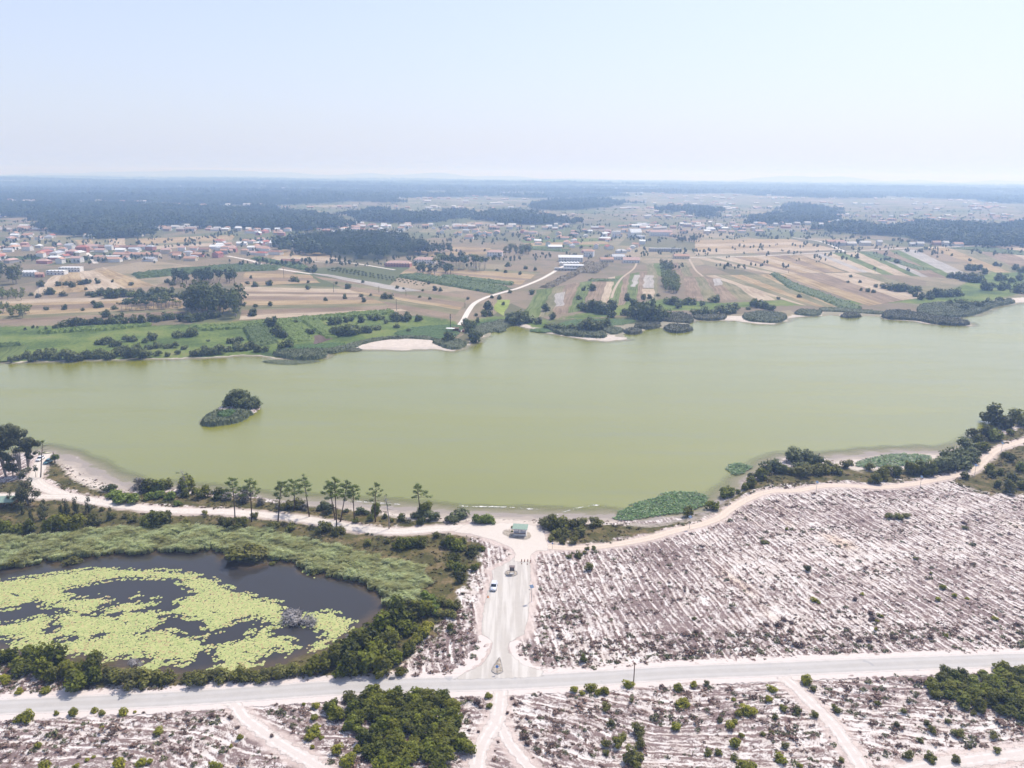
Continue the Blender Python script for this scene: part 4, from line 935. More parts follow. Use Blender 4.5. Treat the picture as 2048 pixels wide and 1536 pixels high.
shrubs('4', '0,340,55 70,335,50 150,400,60 210,320,70 250,410,60 330,345,70 400,410,70 470,450,80 540,400,85 450,500,60 560,450,60 110,380,50 300,450,50', 'acacia', 'dark bushy acacia in the thicket between pond and asphalt road', 'acacia thicket below the lily pond', 'acacia_bush', 'bush')
shrubs('4', '650,430,50 700,450,55 770,480,60 850,460,55 920,445,50 980,460,45 1100,450,40 1160,470,55 1210,450,50 1300,440,50 1390,440,50 1440,450,45 1510,450,40 1570,440,45 1650,430,50 1720,410,45 1800,410,40', 'olive',
       'low green bush in the hedge along the asphalt road by the pond', 'roadside hedge below the lily pond', 'hedge_bush', 'bush')
shrubs('2', '120,1260,70 200,1210,80 280,1170,80 350,1110,80 300,1270,80 380,1250,80 450,1190,80 520,1140,70 420,1070,70 490,1040,80 560,970,90 620,1040,60 650,950,70 700,940,60 740,930,50 540,1090,60 480,1280,60 250,1300,50 560,1220,50',
       'acacia', 'dark green acacia in the thicket closing the end of the pond', 'acacia thicket at the end of the pond', 'acacia_bush', 'bush')
shrubs('2', '640,1170,42', 'acacia', 'round dark bush standing alone beside the pond-end thicket', None, 'round_bush', 'bush')
shrubs('2', '590,1300,32', 'acacia', 'small round dark bush at the road edge by the stone block', None, 'round_bush', 'bush')
shrubs('2', '720,1060,50 760,1020,40 690,1100,40 650,1120,35', 'yellow', 'yellow-green shrub fringing the pond-end thicket', 'yellow-green shrubs at the pond end', k=1.1)
shrubs('2', '790,940,38 780,885,48 740,860,36', 'bright', 'bright green shrub at the tip of the reed belt', 'bright shrubs at the reed tip')
shrubs('2', '910,910,35 880,960,35 830,890,35 820,960,28 870,900,30', 'olive', 'small dark shrub on the grass east of the pond', 'small shrubs east of the pond')
shrubs('2', '880,1040,25', 'acacia', 'single round shrub on the sandy strip beside the car park', None)
shrubs('2', '620,550,45 590,555,40 655,545,38 710,545,40 560,565,25', 'acacia', 'dark bush in the clump on the brown sedge', 'bush clump on the brown sedge', 'acacia_bush', 'bush')
shrubs('2', '515,535,18 400,540,26 210,490,22 240,475,18 800,500,25 65,545,12', 'olive', 'isolated dark shrub on the brown sedge between track and reeds', 'isolated shrubs on the sedge')
shrubs('2', '920,565,48 880,550,40 1010,595,38 950,540,30 910,640,40 880,680,30 920,700,38 940,755,38 960,690,28 1020,690,28 850,545,36 1040,575,20 1070,580,20', 'acacia', 'dark green shrub in the loose line between sedge and car park', 'shrub line beside the car park')
shrubs('1', '640,455,34', 'willow', 'lone grey-green willow bush on the bay beach', None, 'willow_bush', 'bush')
shrubs('1', '670,495,34 720,515,45 780,515,48 680,530,25 1000,505,36 930,495,36 1040,545,24 870,510,30', 'bright', 'light green low shrub between track and bushes near the bay', 'light green shrubs near the bay')
shrubs('1', '820,430,48 1060,455,38 1430,500,58 1330,510,36', 'grey', 'grey half-bare willow bush on the lake edge', 'grey bushes on the lake edge', 'willow_bush', 'bush')
shrubs('1', '870,450,55 930,455,58 975,435,42 1100,440,52 1190,485,48 1280,495,42 1090,490,32 1140,470,30', 'acacia', 'dark bush on the lake edge left of the first tall pine', 'dark bushes near the dead tree', 'lakeside_bush', 'bush')
shrubs('8', '60,300,50 230,330,55 380,350,45', 'grey', 'grey bush behind the first two tall pines', 'grey bushes behind the pines', 'willow_bush', 'bush')
shrubs('8', '690,360,75 620,380,50 740,370,50 580,400,35', 'olive', 'dense dark bush behind the leaning pine', 'bushes behind the leaning pine', 'lakeside_bush', 'bush')
shrubs('8', '790,390,50 540,380,36', 'grey', 'grey willow scrub beside the leaning pine', 'grey scrub beside the leaning pine', 'willow_bush', 'bush')
shrubs('8', '980,385,50 1020,420,55 930,405,36 1170,425,28 1300,425,46 1360,440,32', 'willow', 'grey-green willow behind the pine group', 'willows behind the pine group', 'willow_bush', 'bush')
shrubs('8', '1450,430,68 1410,500,38 1265,520,32 1540,480,28 1695,495,42 1600,520,22', 'acacia', 'green bush between the sparse pine and the bent dead pine', 'bushes around the sparse pine', 'lakeside_bush', 'bush')
shrubs('8', '1905,430,80 1870,530,50 1850,470,40', 'acacia', 'tall dark bush at the foot of the last pine', 'dark bushes under the last pine', 'lakeside_bush', 'bush')
shrubs('8', '1960,490,50 2010,480,50 1810,470,38', 'willow', 'pale willow bush beside the last pine', 'pale willows by the last pine', 'willow_bush', 'bush')
shrubs('2', '930,375,50 890,400,38', 'willow', 'rounded willow on the shore west of the kiosk', 'willows west of the kiosk', 'willow_bush', 'bush')
shrubs('2', '1040,412,32 1080,408,36 1120,412,32', 'bright', 'low green shrub on the shore just behind the kiosk track', 'low shrubs behind the kiosk track')
shrubs('8', '330,480,26', 'olive', 'small round shrub at the track edge by the second pine', None)
shrubs('1', '50,695,48 0,685,42 110,705,40 300,685,55 380,675,58 450,675,58 540,655,48 180,690,45', 'acacia', 'dark bush in the row above the reed belt', 'dark bushes above the reed belt', 'acacia_bush', 'bush')
shrubs('1', '920,650,75 875,665,48 975,645,50', 'acacia', 'large dark bush standing beside the middle of the lakeside track', 'large dark bushes below the track', 'acacia_bush', 'bush')
shrubs('1', '660,620,24 780,640,28 600,580,18 1200,600,18 1340,665,36 1410,665,44 1300,655,28 1600,675,36 1700,690,30 1490,620,22 1900,690,45 1970,715,28 2000,705,28 1080,660,30 740,620,22', 'olive', 'low dark shrub along the reed side of the lakeside track', 'low shrubs along the track')
shrubs('1', '190,625,22 250,610,26 262,575,20 130,590,18 365,600,22 395,590,28 450,575,26 520,570,24 645,620,20', 'sapling', 'slender young gum tree beside the track junction', 'young gum trees by the track', 'young_gum_tree', 'tree', k=0.8, base=1.2, hs=1.15, part='trunk')
shrubs('2', '1460,425,55 1500,445,48 1540,440,52 1425,430,28', 'acacia', 'dense dark bush in the clump next to the kiosk square', 'bush clump beside the kiosk', 'lakeside_bush', 'bush')
shrubs('2', '1600,440,36 1650,430,36 1720,425,34 1745,428,28 1500,490,28 1560,485,28 1545,510,22 1600,535,28 1640,480,36 1620,500,26 1470,520,22 1535,540,18', 'olive', 'scattered low bush between beach and footpath near the kiosk', 'low bushes between beach and footpath')
shrubs('3', '310,595,45 340,590,28 455,500,24 510,500,44 450,545,36 410,565,24 230,675,38 85,715,34 375,590,16', 'acacia', 'dark bush on the water edge between the two green lily beds', 'water-edge bushes between the lily beds', 'lakeside_bush', 'bush')
shrubs('3', '560,445,50 610,465,38 690,385,58 760,385,52 820,415,48 740,440,38 530,470,30 640,470,30', 'willow', 'grey-green tree-like bush on the lake promontory', 'bushes on the lake promontory', 'willow_bush', 'bush')
shrubs('3', '700,475,38 760,485,46 800,470,38 880,465,38 930,465,36 900,430,28 850,475,38 960,480,26 1000,440,28 1140,455,28 1030,430,20', 'olive', 'low bush on the promontory slope above the footpath', 'low bushes above the footpath')
shrubs('3', '1180,525,40 1220,500,48 1240,470,36 1300,485,38 1380,465,46 1430,465,46 1490,475,46', 'acacia', 'dark bush between footpath and the long lily bed', 'bushes in front of the long lily bed', 'lakeside_bush', 'bush')
shrubs('3', '1560,445,56 1620,435,56 1690,425,56 1600,400,48 1660,380,55 1700,330,46 1750,380,46 1740,405,40 1520,470,30', 'willow', 'bush in the belt beside the footpath bend', 'bush belt at the footpath bend', 'willow_bush', 'bush')
shrubs('3', '1780,295,56 1830,245,58 1880,265,56 1760,250,46 1800,335,46 1870,160,78 1940,190,66 2000,150,60 2040,180,50 2080,160,60', 'acacia', 'tall dark tree-like bush in the shore belt where the path leaves', 'tall shore belt at the path end', 'lakeside_bush', 'bush', k=.85)
shrubs('3', '1970,245,22', 'acacia', 'small dark shrub alone on bare ground by the path end', None)
shrubs('3', '1840,465,38 1910,485,24 1980,515,38 1960,575,45 1890,555,28 1970,405,28 2020,460,28 1700,505,28 2030,560,34 1930,380,24 1865,500,24', 'acacia', 'dark shrub on the green slope past the footpath bend', 'shrubs on the green slope')
shrubs('3', '780,1045,24', 'acacia', 'small dark bush alone in the middle of the striped heath', None)
shrubs('2', '1655,1225,24', 'acacia', 'round green bush beside the road on the striped heath', None, 'round_bush', 'bush')
shrubs('2', '1630,615,24 1575,622,16 1690,690,24 1665,600,14 1720,575,14 1680,575,14', 'olive', 'low green shrub on the heath below the footpath start', 'low shrubs near the footpath start')
shrubs('3', '530,885,22 1260,730,30 1310,735,36 1360,730,26 1700,800,20 1415,980,18 120,1330,16', 'olive', 'flat green shrub patch on the upper heath', 'shrub patches on the upper heath', hs=0.5)
shrubs('3', '820,1225,24 845,1240,18 1205,1315,20 1180,1400,14 1190,1350,14 1570,1150,22 1640,1195,20 1545,1220,20 1720,1215,16 1880,1335,20 1590,1430,16 1100,1190,14 1505,1070,12 660,810,14', 'yellow', 'small yellow-green shrub on the striped heath', 'yellow-green shrubs on the striped heath')
shrubs('3', '545,1360,26 615,1365,34 640,1335,24 690,1350,24 1150,1300,28 1160,1330,30 1060,1220,22 130,1410,20 1140,1450,30 1090,1460,26 1280,1440,24 1700,770,22 860,1450,20 1500,1440,24 1780,1440,26', 'brown', 'dark brown heather bush on the striped heath', 'brown heather bushes on the striped heath', 'heather_bush')
# foreground thickets
def thicket(zone, s, n, R0, R1, sp, label, group):
    pl = gpoly([(a, b) for a, b in Z(zone, s)]); pts = []; tries = 0
    while len(pts) < n and tries < 4000:
        tries += 1; q_ = in_poly_random(pl, 1)[0]
        if all(np.hypot(*(q_ - p)) > 1.3 for p in pts): pts.append(q_)
    for q_ in pts: plant(sp, q_[0], q_[1], random.uniform(R0, R1), label, group, 'acacia_bush', 'bush', hs=random.uniform(.62, .95))
thicket('5', '160,490 250,430 430,400 620,410 820,430 890,470 915,560 935,650 995,740 1010,920 840,920 780,790 700,770 690,850 720,930 420,930 400,720 340,650 240,570', 100, 1.8, 2.6, 'acacia', 'acacia bush in the big dark thicket below the asphalt road', 'big dark thicket below the road')
thicket('6', '1490,450 1600,430 1800,425 2120,425 2120,760 1990,700 1890,650 1720,630 1580,600 1480,560', 60, 1.7, 2.5, 'acacia', 'acacia bush in the dark thicket cut by the picture edge below the road', 'dark thicket at the picture edge')
shrubs('4', '160,680,58 100,690,40 430,655,40 550,645,28 600,655,28 720,655,38 330,660,22 790,650,16', 'yellow', 'yellow-green bush lining the near edge of the asphalt road', 'yellow-green roadside bushes', 'roadside_bush', 'bush', k=0.9)
shrubs('4', '930,760,38', 'yellow', 'single bright yellow-green bush on the grey heath', None, 'heath_bush', 'bush', k=0.9)
shrubs('4', '220,850,28 260,970,42 880,940,24 700,960,48 1260,970,40 450,960,24 110,530,28 270,520,38 30,450,34 550,910,16 710,920,20 820,950,36 1410,800,24 1350,850,14 600,740,16 40,480,24 510,930,18', 'yellow', 'small yellow-green shrub on the heath below the road and pond', 'yellow-green shrubs below the pond road')
shrubs('4', '1180,690,22 1240,670,24 1100,700,22 1080,690,18 1350,680,24 465,910,20 1390,740,18 1590,790,18 840,655,12', 'brown', 'brown heather bush near the churned sand track', 'brown bushes near the churned track', 'heather_bush')
shrubs('5', '80,610,58 85,530,36 100,460,34 50,650,40 130,650,26 220,720,48 350,720,40 280,790,68 20,460,20 260,600,22 75,710,20', 'yellow', 'yellow-green bush between the churned track and the dark thicket', 'yellow-green bushes beside the thicket', 'heath_bush', 'bush', k=0.85)
shrubs('5', '1110,410,30 1105,470,24', 'yellow', 'yellow-green bush beside the straight sand track', 'bushes beside the straight sand track', 'heath_bush', 'bush')
shrubs('5', '1040,440,36 990,430,20 1060,470,24 950,420,18 1260,460,20 1240,420,18 1290,450,20 1215,510,16 990,610,14 1045,620,14', 'brown', 'dark brown heather bush beside the straight sand track', 'heather beside the straight sand track', 'heather_bush')
shrubs('5', '1610,370,28 1700,365,36 1780,370,40 1920,345,34 1740,395,28 1650,395,20', 'yellow', 'yellow-green shrub along the road near the wooden pole', 'shrubs near the wooden pole')
shrubs('5', '1790,480,28 1820,570,24 1860,690,38 1790,695,28 1790,745,22 1950,780,58 1980,620,40 1890,650,24 1940,440,16 1990,700,30', 'olive', 'olive shrub on the foreground heath below the wooden pole', 'olive shrubs below the wooden pole')
shrubs('5', '1310,640,36 1330,690,24 1480,685,20 1380,640,24 1280,590,24 1770,430,14 1330,540,20 1160,680,14', 'brown', 'brown heather bush on the foreground heath', 'brown bushes on the foreground heath', 'heather_bush')
shrubs('6', '20,510,36 40,590,56 10,730,42 110,490,28 570,515,34 560,575,34 430,635,58 350,570,24 330,730,36 350,710,30 400,785,28 350,830,46 440,950,76 620,920,46 740,965,28 380,660,30', 'yellow', 'olive-yellow bush on the bright sand beside the diagonal sand track', 'olive-yellow bushes by the diagonal track', 'heath_bush', 'bush', k=0.9)
shrubs('6', '770,470,40', 'yellow', 'tall yellow-green bush at the mouth of the diagonal sand track', None, 'heath_bush', 'bush', hs=1.2)
shrubs('6', '720,645,28 590,680,22 640,630,26 810,520,22 820,670,28 200,890,28 260,890,24 350,920,28 940,630,22 960,650,22 650,850,26 1370,910,32 1500,920,40 1650,930,32 1190,600,22 1340,650,22 1300,730,22 1510,760,26 1750,660,20 1800,630,28 1870,790,28 1890,880,24 190,490,18 270,700,20 520,780,20 570,775,18 1660,780,32 1480,720,20 1600,710,20 1440,820,20 980,930,22',
       'olive', 'grey-green shrub dotted over the foreground sand', 'grey-green shrubs on the foreground sand', k=0.9)
# dead bushes in the pond
shrubs('1', '1755,1175,100 1715,1165,70 1810,1215,66', 'dead', 'grey dead bush standing in the pond among the lilies', 'grey dead bushes in the pond', 'dead_bush', 'bush')
shrubs('1', '800,1450,50', 'dead', 'smaller grey dead bush at the lower edge of the lilies', None, 'dead_bush', 'bush', hs=0.6)
shrubs('1', '1620,1255,34', 'olive', 'low sedge clump at the foot of the dead bush', None, 'sedge_clump', 'shrub', hs=.6)
shrubs('1', '2040,1320,30', 'dead', 'grey dead bush leaning from the pond-end thicket', None, 'dead_bush', 'bush')
shrubs('1', '1430,830,85 1500,840,60 1370,850,45', 'olive', 'sedge clump bulging from the reed belt into the pond', 'sedge clumps at the pond bank', 'sedge_clump', 'shrub', hs=.7)
shrubs('1', '425,865,46 150,850,40 90,880,46 40,885,40 1595,885,22 1090,750,30 1840,935,26', 'olive', 'dark sedge tussock at the foot of the reed belt', 'sedge tussocks at the pond bank', 'sedge_clump', 'shrub', hs=.6)
# island bush
shrubs('t', '3330,-150,46 3380,-170,60 3440,-185,80 3510,-190,90 3580,-185,90 3640,-165,80 3700,-150,64 3750,-140,46 3480,-140,60 3560,-130,60 3640,-120,55', 'willow', 'dense willow crowning the lake island', 'willows on the lake island', 'willow_bush', 'bush', k=1.6, hs=1.0)

# ------------------------------------------------------------------ tall pines along the track
def pine_tree(bx, by, tx, ty, label, dens=1.0, seed=0, group='tall pines along the lakeside track', spread=1.15, asym=0.0, dead=False, cat='pine tree', name='pine_tree'):
    r = np.random.default_rng(500 + seed); x, y = ground(bx, by); k = ppm(bx, by)
    Hh = (by - ty) / (k * math.cos(PITCH + math.atan((by - 768) / FPX))) * 0.98; lean = (tx - bx) / k
    o = tag(empty(name, (x, y, 0)), label, cat, group)
    b = MB(); pts = []; ph = r.uniform(0, 6)
    for i in range(7):
        t = i / 6; pts.append((lean * t ** (1.6 if dead else 1.0) + 0.18 * math.sin(3 * t + ph), 0.18 * math.sin(2.4 * t + ph), -0.2 + Hh * .97 * t))
    b.tube(pts, [0.24, 0.20, 0.18, 0.16, 0.13, 0.09, 0.04], 8); b.build('trunk', DEADW if dead else BARKP, o, True)
    lb = MB(); C_, rr = [], []
    nl = 18
    for i in range(nl):
        t = 0.60 + 0.39 * i / (nl - 1); a = i * 2.4 + ph; f = t * 6; j = min(5, int(f)); p0 = Vector(pts[j]).lerp(Vector(pts[j + 1]), f - j)
        L_ = spread * (2.9 - 1.9 * (t - .60) / .39) * r.uniform(.7, 1.2) * (1 + asym * math.cos(a))
        p1 = p0 + Vector((math.cos(a) * L_, math.sin(a) * L_, 0.35 + r.uniform(-.25, .6)))
        pm = p0.lerp(p1, .5) + Vector((0, 0, -.12)); lb.tube([p0, pm, p1], [.06, .04, .015], 5)
        if dead and r.uniform() < .8: continue
        for q_ in (p1, p0.lerp(p1, .72)):
            if r.uniform() < dens: C_.append(q_ + Vector((0, 0, .15))); rr.append(r.uniform(.55, 1.0))
    lb.build('branches', DEADW if dead else BARKP, o)
    if not dead: C_.append(Vector(pts[-1])); rr.append(.7)
    if C_:
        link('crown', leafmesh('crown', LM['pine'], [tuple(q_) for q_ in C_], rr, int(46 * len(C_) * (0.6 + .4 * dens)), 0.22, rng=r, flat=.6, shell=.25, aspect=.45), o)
    return o
pine_tree(470.5, 1038, 470, 957, 'first tall straight pine of the lakeside row, nearest the dead tree', 1, 1)
pine_tree(502, 1044, 507, 958, 'second tall pine of the lakeside row, beside the first', .9, 2)
pine_tree(555, 1043, 571, 962, 'tall pine leaning over the track in front of dense bushes', 1, 3, asym=.3)
pine_tree(588, 1022, 591, 962, 'tall pine rising behind the leaning pine', .8, 4)
pine_tree(620, 1033, 611, 954, 'tall pine with broken drooping branch beside the leaning pine', .9, 5, asym=-.4)
pine_tree(669, 1040, 664, 964, 'pine at the back of the dense pine group on the track', 1, 6)
pine_tree(672, 1057, 676, 955, 'tallest pine of the dense group, standing on the reed side of the track', 1, 7, spread=1.15)
pine_tree(682, 1043, 696, 965, 'slanting pine next to the dense pine group', .9, 8)
pine_tree(708, 1044, 711, 970, 'curved thin pine after the dense pine group', .75, 9)
pine_tree(751, 1044, 755, 969, 'sparse wide-crowned pine standing over a green bush', .55, 10, spread=1.25)
pine_tree(779, 1057, 771, 988, 'bent bare pine at the track edge', .2, 11, dead=True, group=None)
pine_tree(839, 1031, 837, 970, 'last pine of the row, rising from the tall dark bush', .7, 12, asym=.35)
pine_tree(80, 955, 99, 879, 'slanting thin pine beside the two parked cars at the bay', .35, 13, asym=.7, group=None)
pine_tree(378, 985, 366, 938, 'bare dead tree among the lakeside bushes', .1, 14, dead=True, group=None, cat='dead tree', name='dead_tree')
pine_tree(111, 925, 113, 912, 'small umbrella-shaped tree beside the dark car at the bay', 1, 15, spread=.5, group=None, cat='tree', name='small_tree')

def gum_tree(bx, by, ty, label, lobes, seed, trunk_r=.40, n=6500, size=.30, group='tall gum trees behind the shelter', mat='gum', bark=None):
    """lobes: crown balls as (photo x, photo y, radius px) in the plane of the trunk"""
    r = np.random.default_rng(900 + seed); x, y = ground(bx, by); k = ppm(bx, by); ce = math.cos(PITCH + math.atan((by - 768) / FPX))
    o = tag(empty('gum_tree', (x, y, 0)), label, 'tree', group); b = MB(); C_, rr = [], []
    for i, (lx, ly, lr) in enumerate(lobes):
        c_ = Vector(((lx - bx) / k, r.uniform(-.8, .8) * lr / k, (by - ly) / (k * ce))); R_ = 1.85 * lr / k
        b.tube([(r.uniform(-.1, .1), 0, -.3), (c_.x * .25, c_.y * .2, c_.z * .45), tuple(c_ * .95)], [trunk_r * (1 if i == 0 else .6), trunk_r * .55, .05], 7)
        for j in range(5):
            v_ = Vector(r.normal(0, 1, 3)); v_.normalize(); C_.append(tuple(c_ + v_ * R_ * .6)); rr.append(R_ * r.uniform(.38, .62))
    b.build('trunk', bark or BARKE, o, True)
    link('crown', leafmesh('crown', LM[mat], C_, rr, n, size, rng=r, shell=.4), o)
    return o
def T4(s): return [tuple(q_) for q_ in Z('t', s)]
gum_tree(12, 954, 0, 'tall dark gum tree at the picture edge behind the shelter', T4('20,300,75 60,420,80 20,520,70 90,640,60 -40,400,80'), 1)
gum_tree(44, 953, 0, 'tallest gum tree with a broad round crown behind the shelter', T4('230,250,85 310,300,85 170,340,80 390,290,55 250,420,60 330,520,50'), 2)
gum_tree(57, 945, 0, 'gum tree with a dense crown reaching over the bay beach', T4('490,400,65 550,420,55 420,420,55 470,480,50 480,590,45'), 3)
gum_tree(26, 952, 0, 'smaller gum tree between the two tallest ones', T4('210,680,65 250,760,50 170,760,45'), 4, .2, 1600)
gum_tree(57, 1010, 0, 'leaning gum tree with two crowns beside the track junction', T4('430,880,65 400,980,60 340,1110,65 440,1130,80 500,1180,60 360,1180,55'), 5, .28, 2400)
gum_tree(72, 955, 0, 'thin little gum tree at the bend of the bay track', T4('520,780,26 535,800,20'), 6, .08, 400, .2)
gum_tree(27, 1012, 0, 'narrow dark cypress-like tree in front of the green shelter roof', T4('190,1130,26 195,1200,34 200,1260,36'), 7, .12, 700, .2)

# ------------------------------------------------------------------ trees beyond the lake
def fartree(kind, seed):
    r = np.random.default_rng(seed)
    if kind == 'pine':   # dark, tall, unit height 1
        C_ = [(r.normal(0, .08), r.normal(0, .08), z_) for z_ in (.45, .6, .74, .88)]; rr = [.17, .19, .17, .11]; n_, s_, m_ = 150, .065, 'farpine'
    elif kind == 'gum':
        C_ = [(r.normal(0, .11), r.normal(0, .11), z_) for z_ in (.3, .45, .58, .7, .82, .9)]; rr = [.15, .2, .21, .2, .16, .1]; n_, s_, m_ = 260, .055, 'farbush'
    elif kind == 'umbrella':
        C_ = [(r.normal(0, .16), r.normal(0, .16), .84 + r.normal(0, .04)) for _ in range(5)]; rr = [.17] * 5; n_, s_, m_ = 130, .065, 'poplar' if seed % 3 == 0 else 'farpine'
    elif kind == 'poplar':
        C_ = [(r.normal(0, .1), r.normal(0, .1), z_) for z_ in (.4, .58, .76, .88)]; rr = [.22, .24, .2, .13]; n_, s_, m_ = 160, .07, 'poplar'
    elif kind == 'orchard':
        C_ = [(r.normal(0, .15), r.normal(0, .15), .6) for _ in range(4)]; rr = [.33] * 4; n_, s_, m_ = 110, .11, 'farbush'
    return (leafmesh('crown', LM[m_], C_, rr, n_, s_, rng=r, shell=.45), MB().tube([(0, 0, -.03), (.01, 0, .4), (0, .01, .8)], [.022, .016, .006], 5).mesh('trunk', BARKE if kind in ('gum', 'umbrella') else BARK))
FT = {k: [fartree(k, 40 + i) for i in range(4)] for k in ('pine', 'gum', 'umbrella', 'poplar', 'orchard')}
def far_tree(kind, x, y, H_, label, group, w=1.0, name='tree'):
    cr, tr = FT[kind][random.randrange(4)]
    o = tag(empty(name, (x, y, float(hgt(np.array([x]), np.array([y]))[0])), random.uniform(0, 6.28), (H_ * w, H_ * w, H_)), label, 'tree', group)
    link('crown', cr, o); link('trunk', tr, o); return o
def far_group(s, n, kind, h, label, group, w=1.0, name='tree', sep=3.0):
    pl = gpoly(P(s)); pts = []; tr = 0
    while len(pts) < n and tr < 3000:
        tr += 1; q_ = in_poly_random(pl, 1)[0]
        if all(np.hypot(*(q_ - p)) > sep for p in pts): pts.append(q_)
    for q_ in pts: far_tree(kind, q_[0], q_[1], h * random.uniform(.8, 1.15), label, group, w, name)
far_group('374,637 476,637 482,618 384,614', 34, 'gum', 23, 'tall dark gum tree in the massive grove beyond the lake island', 'gum grove beyond the island', .9, 'gum_tree', 4)
far_group('345,570 470,566 468,556 352,558', 44, 'pine', 13, 'dark pine in the row at the edge of the maize field', 'pine row at the maize field', 1.0, 'pine_tree', 3)
far_group('240,624 368,618 372,606 262,606', 60, 'umbrella', 9.5, 'slim young pine in the small plantation beside the gum grove', 'young pine plantation', 1.0, 'pine_tree', 2.6)
far_group('-30,640 58,638 62,624 -30,622', 18, 'poplar', 10, 'yellow-green tree in the orchard block at the picture edge', 'yellow-green orchard block', 1.0, 'tree', 4)
far_group('-30,604 52,601 48,590 -30,590', 16, 'poplar', 9, 'light green tree in the row near the village farmland', 'light green row below the village', 1.0, 'tree', 4)
far_group('-30,574 40,568 44,556 -30,545', 20, 'gum', 19, 'big dark tree at the village edge beside the pale stubble', 'big dark trees at the village edge', 1.0, 'tree', 4)
far_group('868,540 972,543 972,532 880,526', 34, 'umbrella', 15, 'umbrella pine with bare trunk in the grove behind the crop bands', 'umbrella pine grove', 1.0, 'umbrella_pine', 4.5)
far_group('830,548 905,550 905,538 830,536', 24, 'pine', 11, 'dark bushy tree beside the umbrella pine grove', 'dark trees by the umbrella pines', 1.3, 'tree', 4)
far_group('1323,552 1350,552 1362,588 1330,586', 50, 'poplar', 9.5, 'bright green poplar in the long block above the shore', 'poplar block above the shore', 1.0, 'poplar_tree', 3)
far_group('1318,545 1345,545 1348,534 1322,534', 14, 'gum', 10, 'dark tree at the upper end of the poplar block', 'dark trees behind the poplar block', 1.2, 'tree', 4)
far_group('1010,512 1060,512 1062,500 1012,500', 18, 'gum', 12, 'round dark tree beside the hamlet gardens', 'round trees beside the hamlet', 1.1, 'tree', 5)
far_group('1345,486 1395,486 1392,478 1350,480', 18, 'pine', 10, 'dark tree in the small copse on the plain', 'small copse on the plain', 1.3, 'tree', 5)
# orchard rows beside the grey field
rows = [('657,543 845,573', 24), ('666,541 850,570', 24), ('676,540 853,567', 24)]
for s, n in rows:
    A, B = [np.array(ground(*q_)) for q_ in P(s)]
    for i in range(n):
        q_ = A + (B - A) * (i / (n - 1)) + RNG.normal(0, .4, 2); far_tree('orchard', q_[0], q_[1], random.uniform(3.6, 5.0) * (1 - .45 * i / n), 'small round orchard tree in the rows beside the grey field', 'orchard rows', 1.0, 'orchard_tree')
def farbushes(zone, s, label, group, sp='farbush', name='bush', k=0.68):
    for px, py, h in Z(zone, s):
        x, y = ground(px, py); R_ = h * k / ppm(px, py)
        plant(sp, x, y, R_, label, group, name, 'bush', hs=1.15)
farbushes('a', '325,290,60 465,285,45 522,280,40 575,295,55 640,275,45 670,270,50 700,265,40 775,265,45 1035,280,35 885,255,25', 'round dark bush in the line below the pale stubble field', 'bush line below the village')
farbushes('a', '370,350,45 410,350,60 500,365,45 300,375,40 245,360,30 680,315,25 740,370,50 800,360,70 850,380,90 900,380,90 960,370,80 1020,370,70 1080,380,70 1110,350,60 1230,360,70 1280,365,80 1340,365,75 1200,340,50 1320,260,40 1360,280,40 700,360,40', 'dark tree in the thicket between stubble fields', 'thicket between stubble fields')
farbushes('a', '650,480,30 790,455,55 760,455,40 740,430,40 830,530,70 365,475,35 510,470,45 200,630,25 260,615,25 295,615,20 365,630,30 905,470,40', 'lone bush on the pale stubble near the plantation', 'lone bushes near the plantation')
farbushes('a', '440,620,40 500,610,60 560,600,70 620,600,80 680,605,70 740,600,80 800,595,70 860,600,70 920,595,80 980,600,70 900,560,60 950,550,60 1060,585,80 1120,585,80 1190,560,70 1240,565,60 1310,550,70 1360,545,60 1430,560,70 1500,565,80 1560,560,80 1620,545,70 1680,540,60 1720,530,60', 'rounded bush in the long hedge above the green meadow', 'long hedge above the meadow')
farbushes('a', '90,880,50 150,860,60 220,850,70 260,870,60 310,850,80 350,860,70 400,850,100 450,860,60 520,860,100 560,870,100 620,860,90 690,850,80 750,850,90 800,840,80 860,850,90 950,830,90 1030,840,100 1100,850,100 1150,840,80 1540,830,70 1600,825,90 1660,820,90 1730,815,90 1790,800,70 1870,790,80 1930,790,70 1970,780,60 2030,800,50 1010,800,80 1080,790,70', 'dark willow bush on the water edge below the green meadow', 'water-edge willows below the meadow', 'farwillow')
farbushes('a', '780,740,70 850,740,70 900,760,80 1000,720,60 1050,720,60 1150,730,50 1200,710,80 1180,780,60 1240,770,60 1310,775,60 1380,770,60 1450,780,50 1250,830,50 1320,835,40 1400,820,40 1400,690,70 1440,680,60 1510,680,90 1830,730,70 1890,730,60 1640,720,25', 'grey-green bush on the meadow behind the water-edge willows', 'meadow bushes', 'farwillow')
farbushes('b', '170,600,80 140,590,70 190,660,70 240,680,80 270,690,60 290,770,80 250,780,60 10,780,70 60,800,60 130,800,50 460,660,50 500,660,40 360,580,35', 'dark bush in the rows between the green maize plots', 'bush rows between maize plots')
farbushes('b', '650,590,70 700,580,60 760,570,50 800,560,40 880,570,60 950,550,45 990,555,50 1020,550,40 1050,545,30 1140,560,80 1180,560,60 1230,560,80 1325,560,60', 'dark round tree in the line behind the white beach', 'round trees behind the white beach')
farbushes('b', '680,670,90 730,670,100 780,670,110 830,660,90 880,650,80 930,650,70 1000,630,60 1070,580,40 1150,610,50 1250,645,30', 'grey willow behind the white beach reeds', 'grey willows behind the beach', 'farwillow')
farbushes('b', '1570,720,90 1540,725,50', 'tree at the landing in front of the pale canopies', 'trees at the landing')
farbushes('b', '1700,600,70 1740,620,80 1720,650,80 1780,720,90 1750,700,80 1800,690,60 1790,570,40', 'dark tree on the bank beside the landing track', 'bank trees beside the landing track')
